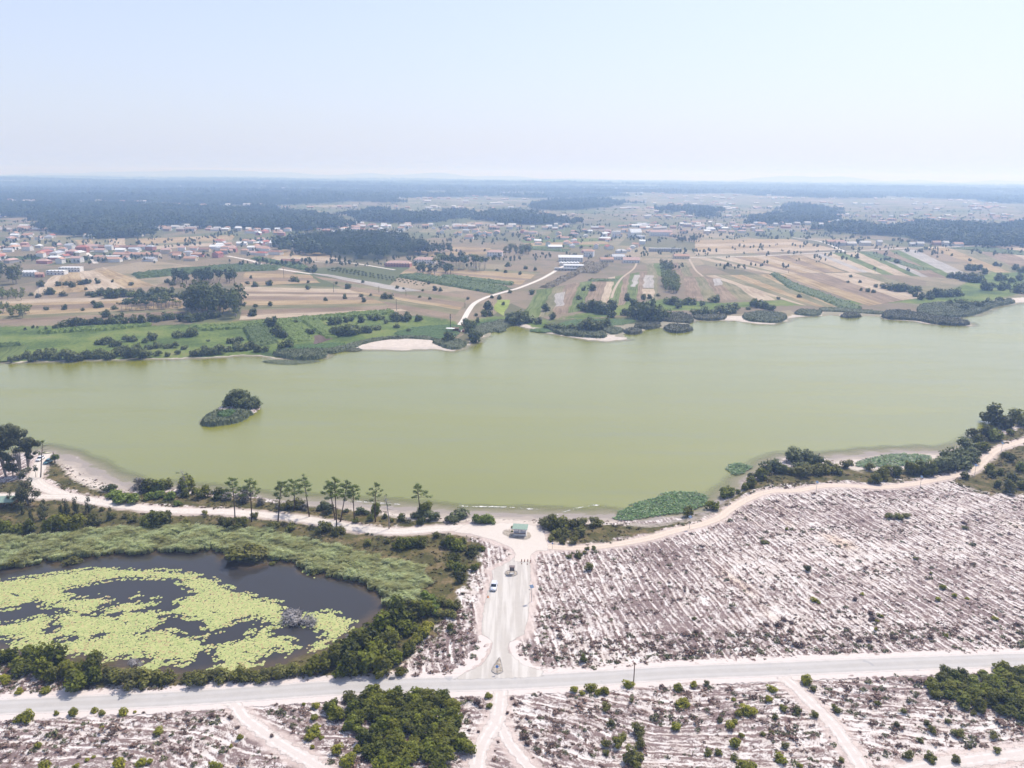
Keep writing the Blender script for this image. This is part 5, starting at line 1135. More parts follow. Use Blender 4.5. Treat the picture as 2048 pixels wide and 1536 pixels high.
farbushes('b', '345,250,50 155,280,50 40,290,40 380,255,25 460,260,25 455,310,40 500,175,65 455,170,40 165,440,40 45,450,30 20,520,60 595,400,35 745,385,40 875,370,30 900,410,40 950,360,20 1060,385,55 1110,385,45 770,305,50 890,260,25 680,270,25 1160,305,30 1210,310,20', 'lone round tree on the dry fields opposite the island', 'lone trees on the dry fields')
farbushes('a', '1990,515,55 2010,450,30 1975,225,25 1950,270,30 2010,285,40 1900,285,25', 'lone round tree near the gum grove', 'lone trees near the gum grove')
farbushes('b', '1460,320,40 1500,325,35 1360,325,20 1335,375,20 1415,390,25 1405,270,30 1715,390,25 1960,390,40 1905,380,30 1880,470,80 1850,520,60 1890,520,50 1780,520,30 1995,435,30 1945,165,20 2015,180,25', 'lone tree along the white track to the sheds', 'trees along the white track')
farbushes('c', '60,130,40 200,150,30 278,160,30 45,180,25 155,195,30 250,350,45 80,340,30 360,480,70 410,545,60 725,320,65 655,320,35 620,390,40 1000,400,60 1130,390,50 1180,385,40 1245,365,25', 'lone dark tree among the narrow plots above the shore', 'lone trees among the narrow plots')
farbushes('c', '130,580,120 90,570,100 180,570,110 220,570,80 300,580,60 390,620,70 450,630,60 500,630,60 560,630,60 620,640,80 680,640,120 730,630,120 780,620,100 830,610,90', 'billowing willow on the bank beside the reed fringe', 'bank willows beside the reed fringe', 'farwillow')
farbushes('c', '640,460,60 665,480,60 700,480,90 750,490,110 800,500,110 860,490,100 880,450,70 980,515,60 880,530,60', 'dark tree in the clump above the white sand spit', 'dark clump above the sand spit')
farbushes('c', '1060,460,80 1110,480,90 1170,480,100 1080,540,120 1140,550,130 1200,550,130 1260,550,120 1310,540,80', 'big dark tree in the mass behind the reed islets', 'big trees behind the reed islets')
farbushes('c', '1320,420,70 1370,430,80 1430,430,70 1480,430,70 1520,430,60 1590,440,50 1690,410,70 1540,510,70 1600,510,80 1660,510,80 1730,500,80 1780,500,90 1830,490,90 1850,470,60 1400,460,60 1990,430,40 1960,470,35', 'grey-green tree in the shore belt below the stubble strips', 'shore belt below the stubble strips', 'farwillow')
farbushes('d', '365,355,30 750,205,25 820,245,25 730,245,20 210,370,25 930,145,20 1010,75,25 1040,75,25 1095,100,40 1505,45,20', 'lone bush on the fields behind the maize strip', 'lone bushes behind the maize strip')
farbushes('d', '940,280,30 830,305,25 880,315,35 920,320,30 1000,290,50 1050,300,60 1100,310,70 1150,310,70 1200,325,60 1250,310,50 1270,370,60 1340,360,70 1390,350,70 1440,350,70 1490,350,60 1550,345,70 1230,350,40 1350,370,40', 'dark tree in the belt behind the long reed spit', 'dark belt behind the reed spit')
farbushes('d', '1490,410,50 1560,400,60 1600,450,60 1660,420,70 1720,430,60 1780,400,50 1860,390,50', 'grey willow on the reed bank past the spit', 'willows on the reed bank', 'farwillow')
farbushes('d', '1500,210,50 1550,215,60 1600,230,70 1650,240,80 1700,240,80 1620,150,50 1660,155,60 1710,150,50 1750,180,50 1750,300,80 1790,300,70 1870,300,70 1920,290,50 1850,230,60 1900,225,50 1950,245,50 2000,320,80 2030,310,80 2020,230,60 2040,170,60 1970,150,50 1835,120,40', 'dark round tree in the farthest lakeside grove', 'farthest lakeside grove')
farbushes('d', '110,440,60 60,430,70 20,420,60 160,450,50', 'dark shrub above the broad reed bed', 'shrubs above the broad reed bed')
farbushes('e', '200,590,30 55,565,30 425,555,20 765,580,25 830,585,20 890,590,20 808,625,45 895,635,35 1070,605,25 1130,612,25 1185,615,25 1100,650,20 1275,690,30 685,610,25', 'lone tree on the plain along the long farm road', 'lone trees on the plain')

# woods that read as one mass
def woodclump(seed, n, R_, h0, h1, nl, ls):
    r = np.random.default_rng(seed); VV, FF, LL = [], [], []; off = 0
    for i in range(n):
        a = r.uniform(0, 6.283); d_ = R_ * math.sqrt(r.uniform()); h = r.uniform(h0, h1); w_ = h * r.uniform(.20, .30)
        c0 = (d_ * math.cos(a), d_ * math.sin(a))
        V_, F_, l_ = leaves([(c0[0], c0[1], h * .50), (c0[0], c0[1], h * .72), (c0[0] + w_ * .2, c0[1], h * .9)], [w_ * 1.0, w_ * .95, w_ * .6], nl, ls, rng=r, shell=.5)
        VV.append(V_); FF.append(F_ + off); LL.append(l_); off += len(V_)
    return mesh_np('wood_clump', np.vstack(VV), np.vstack(FF), [LM['farpine']], False, {'lv': ('FACE', np.concatenate(LL))})
C_W1 = variants('copse_tree', [woodclump(i, 3, 5, 12, 18, 70, .9) for i in range(5)])
C_W2 = variants('forest_patch', [woodclump(20 + i, 9, 15, 11, 19, 26, 1.9) for i in range(6)])
C_W3 = variants('far_forest_patch', [woodclump(40 + i, 12, 34, 13, 22, 12, 4.2) for i in range(4)])
pts = []
for pl in WOODS['copse'][:1]:
    q = in_poly_random(pl, 330); pts.append(q)
q = np.vstack(pts); scatter('pine_copse', np.c_[q, hgt(q[:, 0], q[:, 1])], RNG.uniform(.8, 1.2, len(q)), C_W1, 'dense dark pine copse in the middle of the plain', 'wood', stretch=RNG.uniform(.8, 1.2, len(q)))
def forest_points(n, y0, y1, dmin, wx=.80):
    yy = np.exp(RNG.uniform(math.log(y0), math.log(y1), n)); xx = RNG.uniform(-wx, wx, n) * yy
    k = wood_at(xx, yy); m = RNG.uniform(0, 1, n) < k
    return np.stack([xx[m], yy[m]], 1)
q = forest_points(30000, 1100, 3600, 0); q = q[~((q[:, 1] < 1300) & (poly_sdf(q, WOODS['copse'][0]) > -5))]
scatter('forest', np.c_[q, hgt(q[:, 0], q[:, 1])], RNG.uniform(.8, 1.15, len(q)), C_W2, 'dark pine forest stretching across the far plain', 'forest', stretch=RNG.uniform(.75, 1.25, len(q)))
q = forest_points(30000, 3400, 17000, 0)
scatter('distant_forest', np.c_[q, hgt(q[:, 0], q[:, 1])], RNG.uniform(.8, 1.3, len(q)) * np.clip(q[:, 1] / 5500, .8, 1.5), C_W3, 'hazy blue forest fading into the horizon', 'forest', stretch=RNG.uniform(.7, 1.1, len(q)) / np.clip(q[:, 1] / 5500, .8, 1.5))
# scattered village and hedgerow trees on the plain that nobody could count
n = 9500; yy = np.exp(RNG.uniform(math.log(960), math.log(3200), n)); xx = RNG.uniform(-.8, .8, n) * yy
m = (wood_at(xx, yy) < .3) & (RNG.uniform(0, 1, n) < np.clip(.12 + .55 * wob(xx, yy, 320, 1) + .25 * (yy > 1300), .03, .85))
q = np.stack([xx[m], yy[m]], 1)
C_W4 = variants('hedge_tree', [woodclump(60 + i, 2, 4, 4, 8, 60, .8) for i in range(5)])
scatter('garden_trees', np.c_[q, hgt(q[:, 0], q[:, 1])], RNG.uniform(.6, 1.25, len(q)), C_W4, 'small trees and hedges scattered through the far villages', 'trees')

# ------------------------------------------------------------------ kiosk, shelter, signs, lamps, cars
WHITE = plain('white_render', (0.74, 0.72, 0.69), 0.85, 0.2, .08); GREENR = plain('faded_green_sheet_roof', (0.25, 0.34, 0.265), 0.6, 0.3, .10, 2.0)
WOOD = plain('brown_wood', (0.16, 0.095, 0.06), 0.85, 0.2, .2, 4.0); DARKP = plain('dark_panel', (0.035, 0.03, 0.032), 0.5, 0.3); SHUT = plain('grey_blue_shutter', (0.42, 0.43, 0.48), 0.6, 0.3, .05)
STONE = plain('grey_stone', (0.36, 0.34, 0.32), 0.95, 0.1, .2, 3.0); STEEL = plain('galvanised_steel', (0.36, 0.36, 0.37), 0.45, 0.5, .08, Metallic=0.6); BLUE = plain('blue_sign_face', (0.05, 0.22, 0.62), 0.45, 0.4, .05)
PANEL = plain('solar_panel_glass', (0.10, 0.16, 0.25), 0.2, 0.6, .05); ORANGE = plain('orange_plastic', (0.72, 0.24, 0.05), 0.5, 0.4, .08); CONC = plain('pale_concrete', (0.48, 0.46, 0.43), 0.9, 0.1, .12)
RUBBER = plain('black_rubber', (0.02, 0.02, 0.02), 0.8, 0.2); GLASS = plain('tinted_car_glass', (0.015, 0.02, 0.025), 0.06, 0.7, .02); LAMPG = plain('clear_lamp', (0.7, 0.7, 0.7), 0.15, 0.6, .02); REDL = plain('red_lamp', (0.45, 0.02, 0.02), 0.2, 0.6, .02)
REDW = plain('reddish_wood', (0.30, 0.13, 0.085), 0.85, 0.15, .2, 4.0)

x, y = ground(1040.3, 1069)
k = tag(empty('kiosk', (x, y, 0.06), math.radians(-7)), 'white kiosk with green sheet roof on the sandy square by the lake', 'kiosk')
MB().box(-2.15, 2.15, -1.45, 1.45, 0, 0.14).build('plinth', CONC, k)
wl = MB().box(-2.0, -1.86, -1.25, 1.3, 0.14, 2.45).box(1.86, 2.0, -1.25, 1.3, 0.14, 2.45).box(-1.86, 1.86, 1.16, 1.3, 0.14, 2.5).box(-1.86, 1.86, -1.25, -1.12, 0.14, 0.95).box(-1.86, 1.86, -1.25, -1.12, 2.3, 2.45).box(-0.2, 0.2, -1.25, -1.12, 0.95, 2.3)
wl.build('wall', WHITE, k)
for a, b in ((-1.86, -0.2), (0.2, 1.86)):
    s_ = MB(); 
    for i in range(6): s_.box(a, b, -1.215 + .012 * (i % 2), -1.16, 0.955 + i * .224, 0.955 + i * .224 + .215)
    s_.build('shutter', SHUT, k)
MB().box(-1.95, 1.95, -1.62, -1.252, 0.98, 1.05).build('counter', WOOD, k)
MB().box(-1.75, -0.5, -1.70, -1.63, 2.06, 2.36).build('sign_board', WHITE, k); MB().box(0.95, 1.8, -1.70, -1.63, 2.06, 2.36).build('sign_board', WHITE, k)
rf = MB(); rf.prism([(-1.75, 2.52), (1.75, 2.80), (1.75, 2.88), (-1.75, 2.60)], -2.45, 2.45, 'x'); rfo = rf.build('roof', GREENR, k)
rb = MB()
for i in range(13):
    xx = -2.36 + i * .393; rb.prism([(-1.74, 2.602), (1.74, 2.881), (1.74, 2.921), (-1.74, 2.642)], xx, xx + .05, 'x')
rb.build('roof_ribs', GREENR, rfo); MB().box(-2.47, 2.47, -1.80, -1.752, 2.44, 2.64).build('gutter', STEEL, rfo)
# grassy island round the kiosk
def island_mound(pl, label, mat, h=0.12, name='kerbed_island'):
    pl = smooth_poly(pl, 3); c = pl.mean(0); n_ = len(pl); V = []
    for f, z_ in ((1.0, 0.03), (0.96, h), (0.5, h * 1.15)): V += [(*(c + (p - c) * f), z_) for p in pl]
    V.append((*c, h * 1.2)); Fs = []
    for l in range(2):
        for i in range(n_): Fs.append((l * n_ + i, l * n_ + (i + 1) % n_, (l + 1) * n_ + (i + 1) % n_, (l + 1) * n_ + i))
    for i in range(n_): Fs.append((2 * n_ + i, 2 * n_ + (i + 1) % n_, 3 * n_))
    return tag(link(name, mesh_np(name, V, Fs, [mat], True)), label, kind='structure')
DRYG = Mat('dry_island_grass'); nz = DRYG.noise(1.6, 5, .65); DRYG = DRYG.end(DRYG.bsdf(DRYG.ramp(nz, [(.35, (.20, .17, .12)), (.5, (.36, .31, .25)), (.65, (.5, .44, .37))]), .95, .1, bump=nz, bstr=.5, bdist=.1))
island_mound(gpoly(Z('k', '560,600 600,520 700,495 850,500 1240,560 1300,620 1320,700 1150,780 800,720 640,660')), 'patch of trampled dry grass round the kiosk', DRYG, 0.07, 'grass_patch')
shrubs('k', '825,440,46 850,420,36', 'olive', 'small dark shrub behind the kiosk corner', 'shrubs at the kiosk corner', k=.8)
shrubs('k', '825,545,40', 'acacia', 'small dark bush against the kiosk side wall', None, k=.8)

# open shelter by the gum trees
x, y = ground(8, 1012)
k = tag(empty('picnic_shelter', (x, y, 0), math.radians(8)), 'open picnic shelter with green hipped roof under the gum trees', 'shelter')
for a in (-3.6, 0, 3.6):
    for b in (-2.1, 2.1): MB().box(a - .09, a + .09, b - .09, b + .09, -.1, 2.55).build('post', WOOD, k)
V = [(-4.4, -2.9, 2.5), (4.4, -2.9, 2.5), (4.4, 2.9, 2.5), (-4.4, 2.9, 2.5), (-1.6, 0, 3.75), (1.6, 0, 3.75)]
V += [(p[0], p[1], p[2] - .09) for p in V]
MB().add(V, [(0, 1, 5, 4), (1, 2, 5), (2, 3, 4, 5), (3, 0, 4), (7, 6, 10, 11), (8, 7, 11), (9, 8, 11, 10), (6, 9, 10), (0, 6, 7, 1), (1, 7, 8, 2), (2, 8, 9, 3), (3, 9, 6, 0)]).build('roof', GREENR, k)
def picnic(x, y, rz, label, nm='picnic_table', mat=None, grp=None):
    o = tag(empty(nm, (x, y, 0.03), rz), label, 'table', grp); mat = mat or WOOD
    for i in range(3): MB().box(-.9, .9, -.36 + i * .25, -.36 + i * .25 + .22, .72, .77).build('plank', mat, o)
    for s_ in (-1, 1): MB().box(-.9, .9, s_ * .75 - .13, s_ * .75 + .13, .42, .47).build('seat', mat, o)
    for s_ in (-.6, .6): MB().box(s_ - .05, s_ + .05, -.8, .8, .34, .415).box(s_ - .05, s_ + .05, -.3, -.2, 0, .715).box(s_ - .05, s_ + .05, .2, .3, 0, .715).build('leg', mat, o)
picnic(*ground(5, 1011), .3, 'wooden picnic table under the green shelter roof')
a, b = ground(27, 1008), ground(41, 1002)
MB().tube([(*a, .35), (*b, .35)], [.14, .14], 8).build('log_rail', REDW); tag(bpy.context.scene.objects['log_rail'], 'horizontal log rail beside the open picnic shelter', 'rail')

# information board on its round island
c0 = ground(1022.5, 1147)
RING = [(c0[0] + 1.85 * math.cos(t), c0[1] + 1.75 * math.sin(t)) for t in np.linspace(0, 6.283, 24, endpoint=False)]
isl_o = island_mound(np.array(RING[::2]), 'round kerbed island carrying the information board', DRYG, .12)
def kerbs(pts, parent, mat=STONE):
    for i, p in enumerate(pts):
        q_ = pts[(i + 1) % len(pts)]; d_ = math.hypot(q_[0] - p[0], q_[1] - p[1]) * .46; a = math.atan2(q_[1] - p[1], q_[0] - p[0])
        kerbs.m = getattr(kerbs, 'm', None) or MB().add([(-1, -.09, 0), (1, -.09, 0), (1, .09, 0), (-1, .09, 0), (-.95, -.07, .17), (.95, -.07, .17), (.95, .07, .17), (-.95, .07, .17)], [(3, 2, 1, 0), (4, 5, 6, 7), (0, 1, 5, 4), (1, 2, 6, 5), (2, 3, 7, 6), (3, 0, 4, 7)]).mesh('kerb_stone', mat)
        link('kerb_stone', kerbs.m, parent, ((p[0] + q_[0]) / 2, (p[1] + q_[1]) / 2, .02 + .02 * (i % 3)), a, (d_, 1, 1))
kerbs(RING, isl_o)
x, y = ground(1024, 1148)
k = tag(empty('information_board', (x, y, .1), math.radians(-2)), 'brown wooden information board with a small roof on the round kerbed island', 'sign')
for s_ in (-.62, .62): MB().box(s_ - .07, s_ + .07, -.07, .07, -.1, 2.35).build('post', WOOD, k)
MB().box(-.55, .55, -.05, .0, .85, 2.1).build('panel', DARKP, k)
for s_ in (-1, 1): MB().box(-.5, .5, -.09, -.055, 1.0 + (.52 if s_ > 0 else 0), 1.42 + (.55 if s_ > 0 else 0)).build('poster', plain('faded_map_print', (0.16, 0.15, 0.16), .6, .3, .25, 9.0), k)
MB().prism([(-.55, 2.30), (0, 2.62), (.55, 2.30), (.55, 2.37), (0, 2.70), (-.55, 2.37)], -.85, .85, 'x').build('roof', plain('weathered_roof_boards', (0.34, 0.27, 0.24), .9, .1, .15, 4.0), k)
MB().box(-.75, .75, -.5, .5, -.1, .10).build('base', CONC, k)

# teardrop island with the round blue road sign
tear = gpoly(Z('5', '0,0')) if False else gpoly([(940 + a / 12.8, 1280 + b / 12.8) for a, b in P('755,460 800,600 840,780 825,830 700,880 575,825 560,745 650,600')])
isl_o = island_mound(tear, 'teardrop-shaped kerbed island at the car park mouth', DRYG, .12)
tp = smooth_poly(tear, 3); kerbs([tuple(p) for p in tp], isl_o)
x, y = ground(994, 1348)
k = tag(empty('road_sign', (x, y, .1)), 'round blue road sign on a post on the teardrop island', 'sign')
MB().tube([(0, 0, -.2), (0, 0, 2.1)], [.045, .045], 8).build('post', plain('rusty_post', (.10, .06, .05), .8, .2), k)
MB().tube([(0, -.06, 1.95), (0, -.09, 1.95)], [.36, .36], 20).build('sign_plate', BLUE, k)
MB().box(-.16, .16, -.1, -.092, 1.92, 1.98).add([(-.17, -.1, 1.95), (-.05, -.1, 2.07), (-.05, -.1, 1.83)], [(0, 1, 2)]).build('arrow', WHITE, k)
MB().tube([(.35, .3, -.1), (.35, .3, .35)], [.16, .12], 7).build('stump', WOOD, k) if False else None

def solar_lamp(px, py, H_, label, rz=.5):
    x, y = ground(px, py); o = tag(empty('solar_lamp', (x, y, 0), rz), label, 'lamp post', None)
    MB().tube([(0, 0, -.3), (0, 0, H_ * .9)], [.075, .05], 8).build('pole', WOOD if H_ < 3.8 else STEEL, o)
    b = MB().prism([(-.42, H_ - .28), (.42, H_ + .22), (.40, H_ + .26), (-.44, H_ - .24)], -.55, .55, 'x'); pn = b.build('solar_panel', PANEL, o)
    MB().tube([(0, 0, H_ * .86), (0, 0, H_ - .03)], [.035, .035], 6).build('bracket', STEEL, pn)
    ar = MB().tube([(0, 0, H_ * .84), (-.75, -.25, H_ * .88)], [.03, .03], 6).build('arm', STEEL, o); MB().box(-1.05, -.72, -.34, -.18, H_ * .86, H_ * .9).build('lamp_head', STEEL, ar)
for px, py, h, lb in ((1063, 1203, 4.6, 'solar lamp post beside the gravel car park'), (1379, 1057, 4.2, 'solar lamp post on the footpath nearest the kiosk'), (1632, 985, 4.2, 'solar lamp post halfway along the footpath'),
                      (1840, 975, 4.4, 'solar lamp post on the footpath below the long lily bed'), (1949, 950, 4.2, 'solar lamp post at the footpath bend'), (2002, 905, 4.2, 'solar lamp post where the footpath leaves the picture')):
    solar_lamp(px, py, h, lb)
x, y = ground(1104.5, 1098); k = tag(empty('path_sign', (x, y, 0)), 'small blue-topped signpost where the footpath begins', 'sign')
MB().tube([(0, 0, -.2), (0, 0, 2.0)], [.04, .04], 7).build('post', WOOD, k); MB().box(-.2, .2, -.06, -.03, 1.75, 2.1).build('sign_plate', BLUE, k)
x, y = ground(1267, 1368); k = tag(empty('wooden_pole', (x, y, 0)), 'bare brown wooden pole at the near edge of the asphalt road', 'pole')
MB().tube([(0, 0, -.3), (.02, 0, 5.6)], [.13, .10], 9).build('shaft', WOOD, k); MB().box(-.35, .35, -.04, .04, 5.2, 5.3).build('crossbar', WOOD, k)
x, y = ground(784.5, 1357); k = tag(empty('stone_block', (x, y, 0.02), .05), 'grey stone block at the far edge of the asphalt road', 'block')
MB().add([(-.68, -.36, 0), (.68, -.36, 0), (.68, .36, 0), (-.68, .36, 0), (-.63, -.32, .62), (.62, -.31, .66), (.63, .32, .63), (-.61, .33, .6)], [(3, 2, 1, 0), (4, 5, 6, 7), (0, 1, 5, 4), (1, 2, 6, 5), (2, 3, 7, 6), (3, 0, 4, 7)]).build('body', STONE, k)
x, y = ground(976, 1195); k = tag(empty('traffic_cone', (x, y, .05)), 'orange cone at the edge of the car park behind the parked car', 'cone')
MB().box(-.27, .27, -.27, .27, 0, .05).build('base', ORANGE, k); MB().tube([(0, 0, .05), (0, 0, .78)], [.2, .035], 12).build('cone', ORANGE, k)
for (px, py), lb in zip(P('1043.2,1124 1049.2,1124 1055.5,1124 1061.6,1125 1043.6,1128.4 1054.5,1129.4'), ('first reddish wooden bollard of the row across the track, nearest the information board', 'second reddish wooden bollard of the row across the track',
                      'third reddish wooden bollard of the row across the track', 'last reddish wooden bollard of the row, at the heath edge', 'low reddish bollard in front of the first one', 'low reddish bollard in front of the third one')):
    x, y = ground(px, py); o = tag(empty('bollard', (x, y, 0.05)), lb, 'bollard', 'wooden bollards across the track'); h_ = .85 if py < 1127 else .4
    MB().tube([(0, 0, -.1), (0, 0, h_ * .9), (0, 0, h_)], [.13, .13, .09], 9).build('shaft', REDW, o); MB().tube([(0, 0, h_ * .72), (0, 0, h_ * .78)], [.138, .138], 9).build('band', WOOD, o)
x, y = ground(107, 909); k = tag(empty('shore_post', (x, y, -.2)), 'dark stump-like post at the water edge of the bay beach', 'post'); MB().tube([(0, 0, -.2), (.05, 0, .6), (.0, 0, 1.15)], [.2, .16, .13], 8).build('shaft', WOOD, k); MB().tube([(0, 0, 1.15), (0, 0, 1.22)], [.14, .08], 8).build('cap', WOOD, k)

def car(px, py, fx, fy, paint, label, L=4.2, W=1.75, H=1.5, z=.06):
    """front of the car towards the photo pixel (fx, fy)"""
    x, y = ground(px, py); a, b = ground(fx, fy); o = tag(empty('parked_car', (x, y, z), math.atan2(b - y, a - x)), label, 'car', 'parked cars')
    pm = plain('car_paint_' + label.split()[0], paint, .3, .5, .03, Coat_Weight=0.6)
    def loft(sec):
        """sections (x, half width, z low, z high) skinned along the car"""
        V = []; Fs = []
        for sx, w_, z0, z1 in sec: V += [(sx, -w_ * .9, z0), (sx, -w_, z0 + .12), (sx, -w_, z1 - .16), (sx, -w_ * .88, z1), (sx, w_ * .88, z1), (sx, w_, z1 - .16), (sx, w_, z0 + .12), (sx, w_ * .9, z0)]
        for i in range(len(sec) - 1):
            for j in range(8): Fs.append((i * 8 + j, i * 8 + (j + 1) % 8, (i + 1) * 8 + (j + 1) % 8, (i + 1) * 8 + j))
        n_ = (len(sec) - 1) * 8; return V, Fs + [tuple(range(8))[::-1], tuple(range(n_, n_ + 8))]
    h2 = W / 2; l2 = L / 2
    V, Fs = loft([(-l2, h2 * .86, .34, .78), (-l2 + .12, h2 * .97, .24, .92), (-l2 * .55, h2, .22, .95), (l2 * .35, h2, .22, .95), (l2 * .8, h2 * .97, .24, .84), (l2 - .08, h2 * .9, .27, .72), (l2, h2 * .8, .34, .62)])
    MB().add(V, Fs).build('body', pm, o, True)
    V = []; cs = [(-l2 + .22, .90, h2 * .88), (-l2 + .55, H - .04, h2 * .74), (-l2 * .1, H, h2 * .76), (l2 * .14, H - .05, h2 * .74), (l2 * .50, .92, h2 * .88)]
    c_ = MB().prism([(cs[0][0] + .3, .9), (cs[1][0] + .12, H - .09), (cs[2][0], H - .05), (cs[3][0] - .06, H - .1), (cs[4][0] - .25, .9)], -h2 * .80, h2 * .80, 'y'); 
    cab = c_.build('cabin', GLASS, o)
    MB().prism([(cs[1][0], H - .09), (cs[1][0] + .12, H - .03), (cs[2][0], H), (cs[3][0] - .1, H - .04), (cs[3][0], H - .1)], -h2 * .78, h2 * .78, 'y').build('roof', pm, o)
    MB().add([(cs[3][0] + .0, -h2 * .74, H - .1), (cs[3][0] + .0, h2 * .74, H - .1), (cs[4][0], h2 * .84, .93), (cs[4][0], -h2 * .84, .93)], [(0, 1, 2, 3)]).build('windscreen', GLASS, o)
    for s_ in (-1, 1):
        MB().prism([(-l2 * .12, .9), (-l2 * .06, .9), (-l2 * .08, H - .07), (-l2 * .13, H - .07)], s_ * h2 * .80, s_ * h2 * .825, 'y').build('door_pillar', pm, o)
        MB().box(l2 * .40, l2 * .48, s_ * h2 * 1.0, s_ * h2 * 1.14, .92, 1.05).build('mirror', pm, o)
        MB().box(l2 - .14, l2 - .01, s_ * h2 * .58 - .15, s_ * h2 * .58 + .15, .56, .68).build('headlight', LAMPG, o); MB().box(-l2 - .005, -l2 + .1, s_ * h2 * .7 - .1, s_ * h2 * .7 + .1, .62, .82).build('tail_light', REDL, o)
        for wx in (-l2 * .60, l2 * .62):
            wh = MB().tube([(wx, s_ * (h2 - .2), .31), (wx, s_ * (h2 + .01), .31)], [.31, .31], 16).build('wheel', RUBBER, o); MB().tube([(wx, s_ * (h2 + .012), .31), (wx, s_ * (h2 + .025), .31)], [.19, .17], 12).build('rim', STEEL, wh)
    MB().box(l2 - .05, l2 + .012, -h2 * .5, h2 * .5, .36, .5).build('grille', RUBBER, o); MB().box(l2 + .0, l2 + .02, -.26, .26, .40, .5).build('number_plate', WHITE, o)
    return o
car(988, 1176, 985.5, 1186, (.66, .67, .70), 'silver-white car parked at the side of the gravel car park', 4.4)
car(81, 920, 72, 926, (.78, .78, .78), 'white car parked on the grass at the bay', 4.3)
car(96.5, 926, 87, 931, (.03, .13, .16), 'dark teal car parked in front of the white one at the bay', 4.2)
x, y = ground(95, 905); MB().prism([(-1.4, -.25), (0, -.38), (1.4, -.2), (1.6, 0), (1.4, .2), (0, .38), (-1.4, .25)], 0, .18, 'z').build('beached_board', plain('pale_yellow_board', (.70, .66, .42), .5, .3), None, loc=(x, y, -.25), rz=.1)
tag(bpy.context.scene.objects['beached_board'], 'pale yellow board lying on the bay sand', 'board')

# ------------------------------------------------------------------ the landing across the lake
x, y = ground(901, 663); k = tag(empty('landing_canopy', (x, y, 0), -.1), 'pale flat canopy at the lake landing', 'shelter')
MB().box(-3.2, 3.2, -2, 2, 2.4, 2.55).build('roof', WHITE, k)
for a in (-2.9, 2.9):
    for b in (-1.7, 1.7): MB().box(a - .08, a + .08, b - .08, b + .08, -.1, 2.4).build('post', WOOD, k)
x, y = ground(912, 662); k = tag(empty('landing_hut', (x, y, 0), -.1), 'brown-roofed hut beside the landing canopy', 'hut')
MB().box(-2.2, 2.2, -1.5, 1.5, 0, 2.2).build('wall', WOOD, k); MB().prism([(-2, 2.1), (0, 3.0), (2, 2.1), (2, 2.2), (0, 3.12), (-2, 2.2)], -2.6, 2.6, 'x').build('roof', plain('brown_thatch', (.22, .16, .11), .95, .1, .2, 4.0), k)
car(919.5, 664, 921, 658, (.09, .03, .035), 'dark red car at the end of the white track by the landing', 4.2)
car(926.5, 663.5, 924, 659, (.30, .05, .04), 'red car beside the dark one at the landing', 4.1)
picnic(*ground(934, 668), -.2, 'long pale table under the landing trees', 'landing_table', CONC)
def pole(px, py, ty, label, cross=1, nm='power_pole', mat=None, r=.16):
    x, y = ground(px, py); H_ = (py - ty) / (ppm(px, py) * .985); o = tag(empty(nm, (x, y, 0), random.uniform(-.3, .3)), label, 'pole', 'power poles beyond the lake' if nm == 'power_pole' else None)
    MB().tube([(0, 0, -.3), (0, 0, H_)], [r * 1.3, r], 7).build('shaft', mat or plain('weathered_pole', (.13, .10, .09), .9, .1), o)
    for i in range(cross): MB().box(-1.0, 1.0, -.08, .08, H_ - .5 - i * 1.1, H_ - .34 - i * 1.1).build('crossarm', STEEL, o)
    return o
o = pole(901, 659, 628, 'tall power pole with transformer standing over the landing', 2, r=.2); MB().box(-.6, .6, -.5, -.12, 8.6, 9.8).build('transformer', STEEL, o)
for px, py, ty, lb in ((793, 621, 598, 'power pole on the dry field edge above the white beach'), (667.5, 585, 564, 'power pole in the stubble below the orchard'), (568, 557, 536, 'power pole beside the maize wedge'), (633, 522, 512, 'power pole in front of the pine copse'),
                       (812, 592, 580, 'thin power pole among dry fields near the crop band'), (758, 585, 573, 'thin power pole at the orchard foot'), (930, 616, 605, 'power pole beside the bend of the white track'), (459, 533, 519, 'power pole behind the row of dark pines'),
                       (366, 569, 550, 'power pole in front of the row of dark pines'), (1577, 546, 538, 'thin power pole at the maize strip head'), (1750, 545, 536, 'thin power pole on the far slope')):
    pole(px, py, ty, lb)
pole(79, 599, 571, 'pale steel mast in the fields below the village', 0, 'steel_mast', STEEL, .14)
x, y = ground(858, 437); k = tag(empty('water_tower', (x, y, 0)), 'slender pale water tower above the far trees', 'tower')
MB().tube([(0, 0, 0), (0, 0, 22)], [1.6, 1.4], 12).build('shaft', CONC, k); MB().tube([(0, 0, 21.9), (0, 0, 23.5), (0, 0, 27), (0, 0, 28)], [1.5, 4.6, 4.6, 3.0], 16).build('tank', CONC, k)

# ------------------------------------------------------------------ houses
ROOFS = {'orange': plain('orange_tiles', (.47, .29, .21), .85, .15, .14, .8), 'red': plain('red_tiles', (.38, .15, .12), .85, .15, .12, .8), 'pink': plain('faded_pink_tiles', (.50, .34, .29), .85, .15, .14, .8), 'grey': plain('grey_sheet_roof', (.42, .43, .45), .6, .3, .12, .8), 'white': plain('white_sheet_roof', (.74, .74, .73), .6, .3, .06, .8), 'brown': plain('brown_tiles', (.30, .18, .13), .9, .1, .15, .8)}
WALLS = {'white': plain('whitewash', (.74, .72, .69), .9, .1, .08), 'cream': plain('cream_wall', (.62, .54, .42), .9, .1, .1), 'brick': plain('brick_wall', (.38, .17, .13), .9, .1, .15), 'grey': plain('bare_block_wall', (.40, .38, .36), .9, .1, .12), 'rose': plain('rose_wall', (.50, .24, .22), .9, .1, .1)}
DOORM = plain('dark_joinery', (.10, .07, .055), .6, .3); PANE = plain('window_glass', (.05, .06, .07), .12, .6, .03)
HT = {}
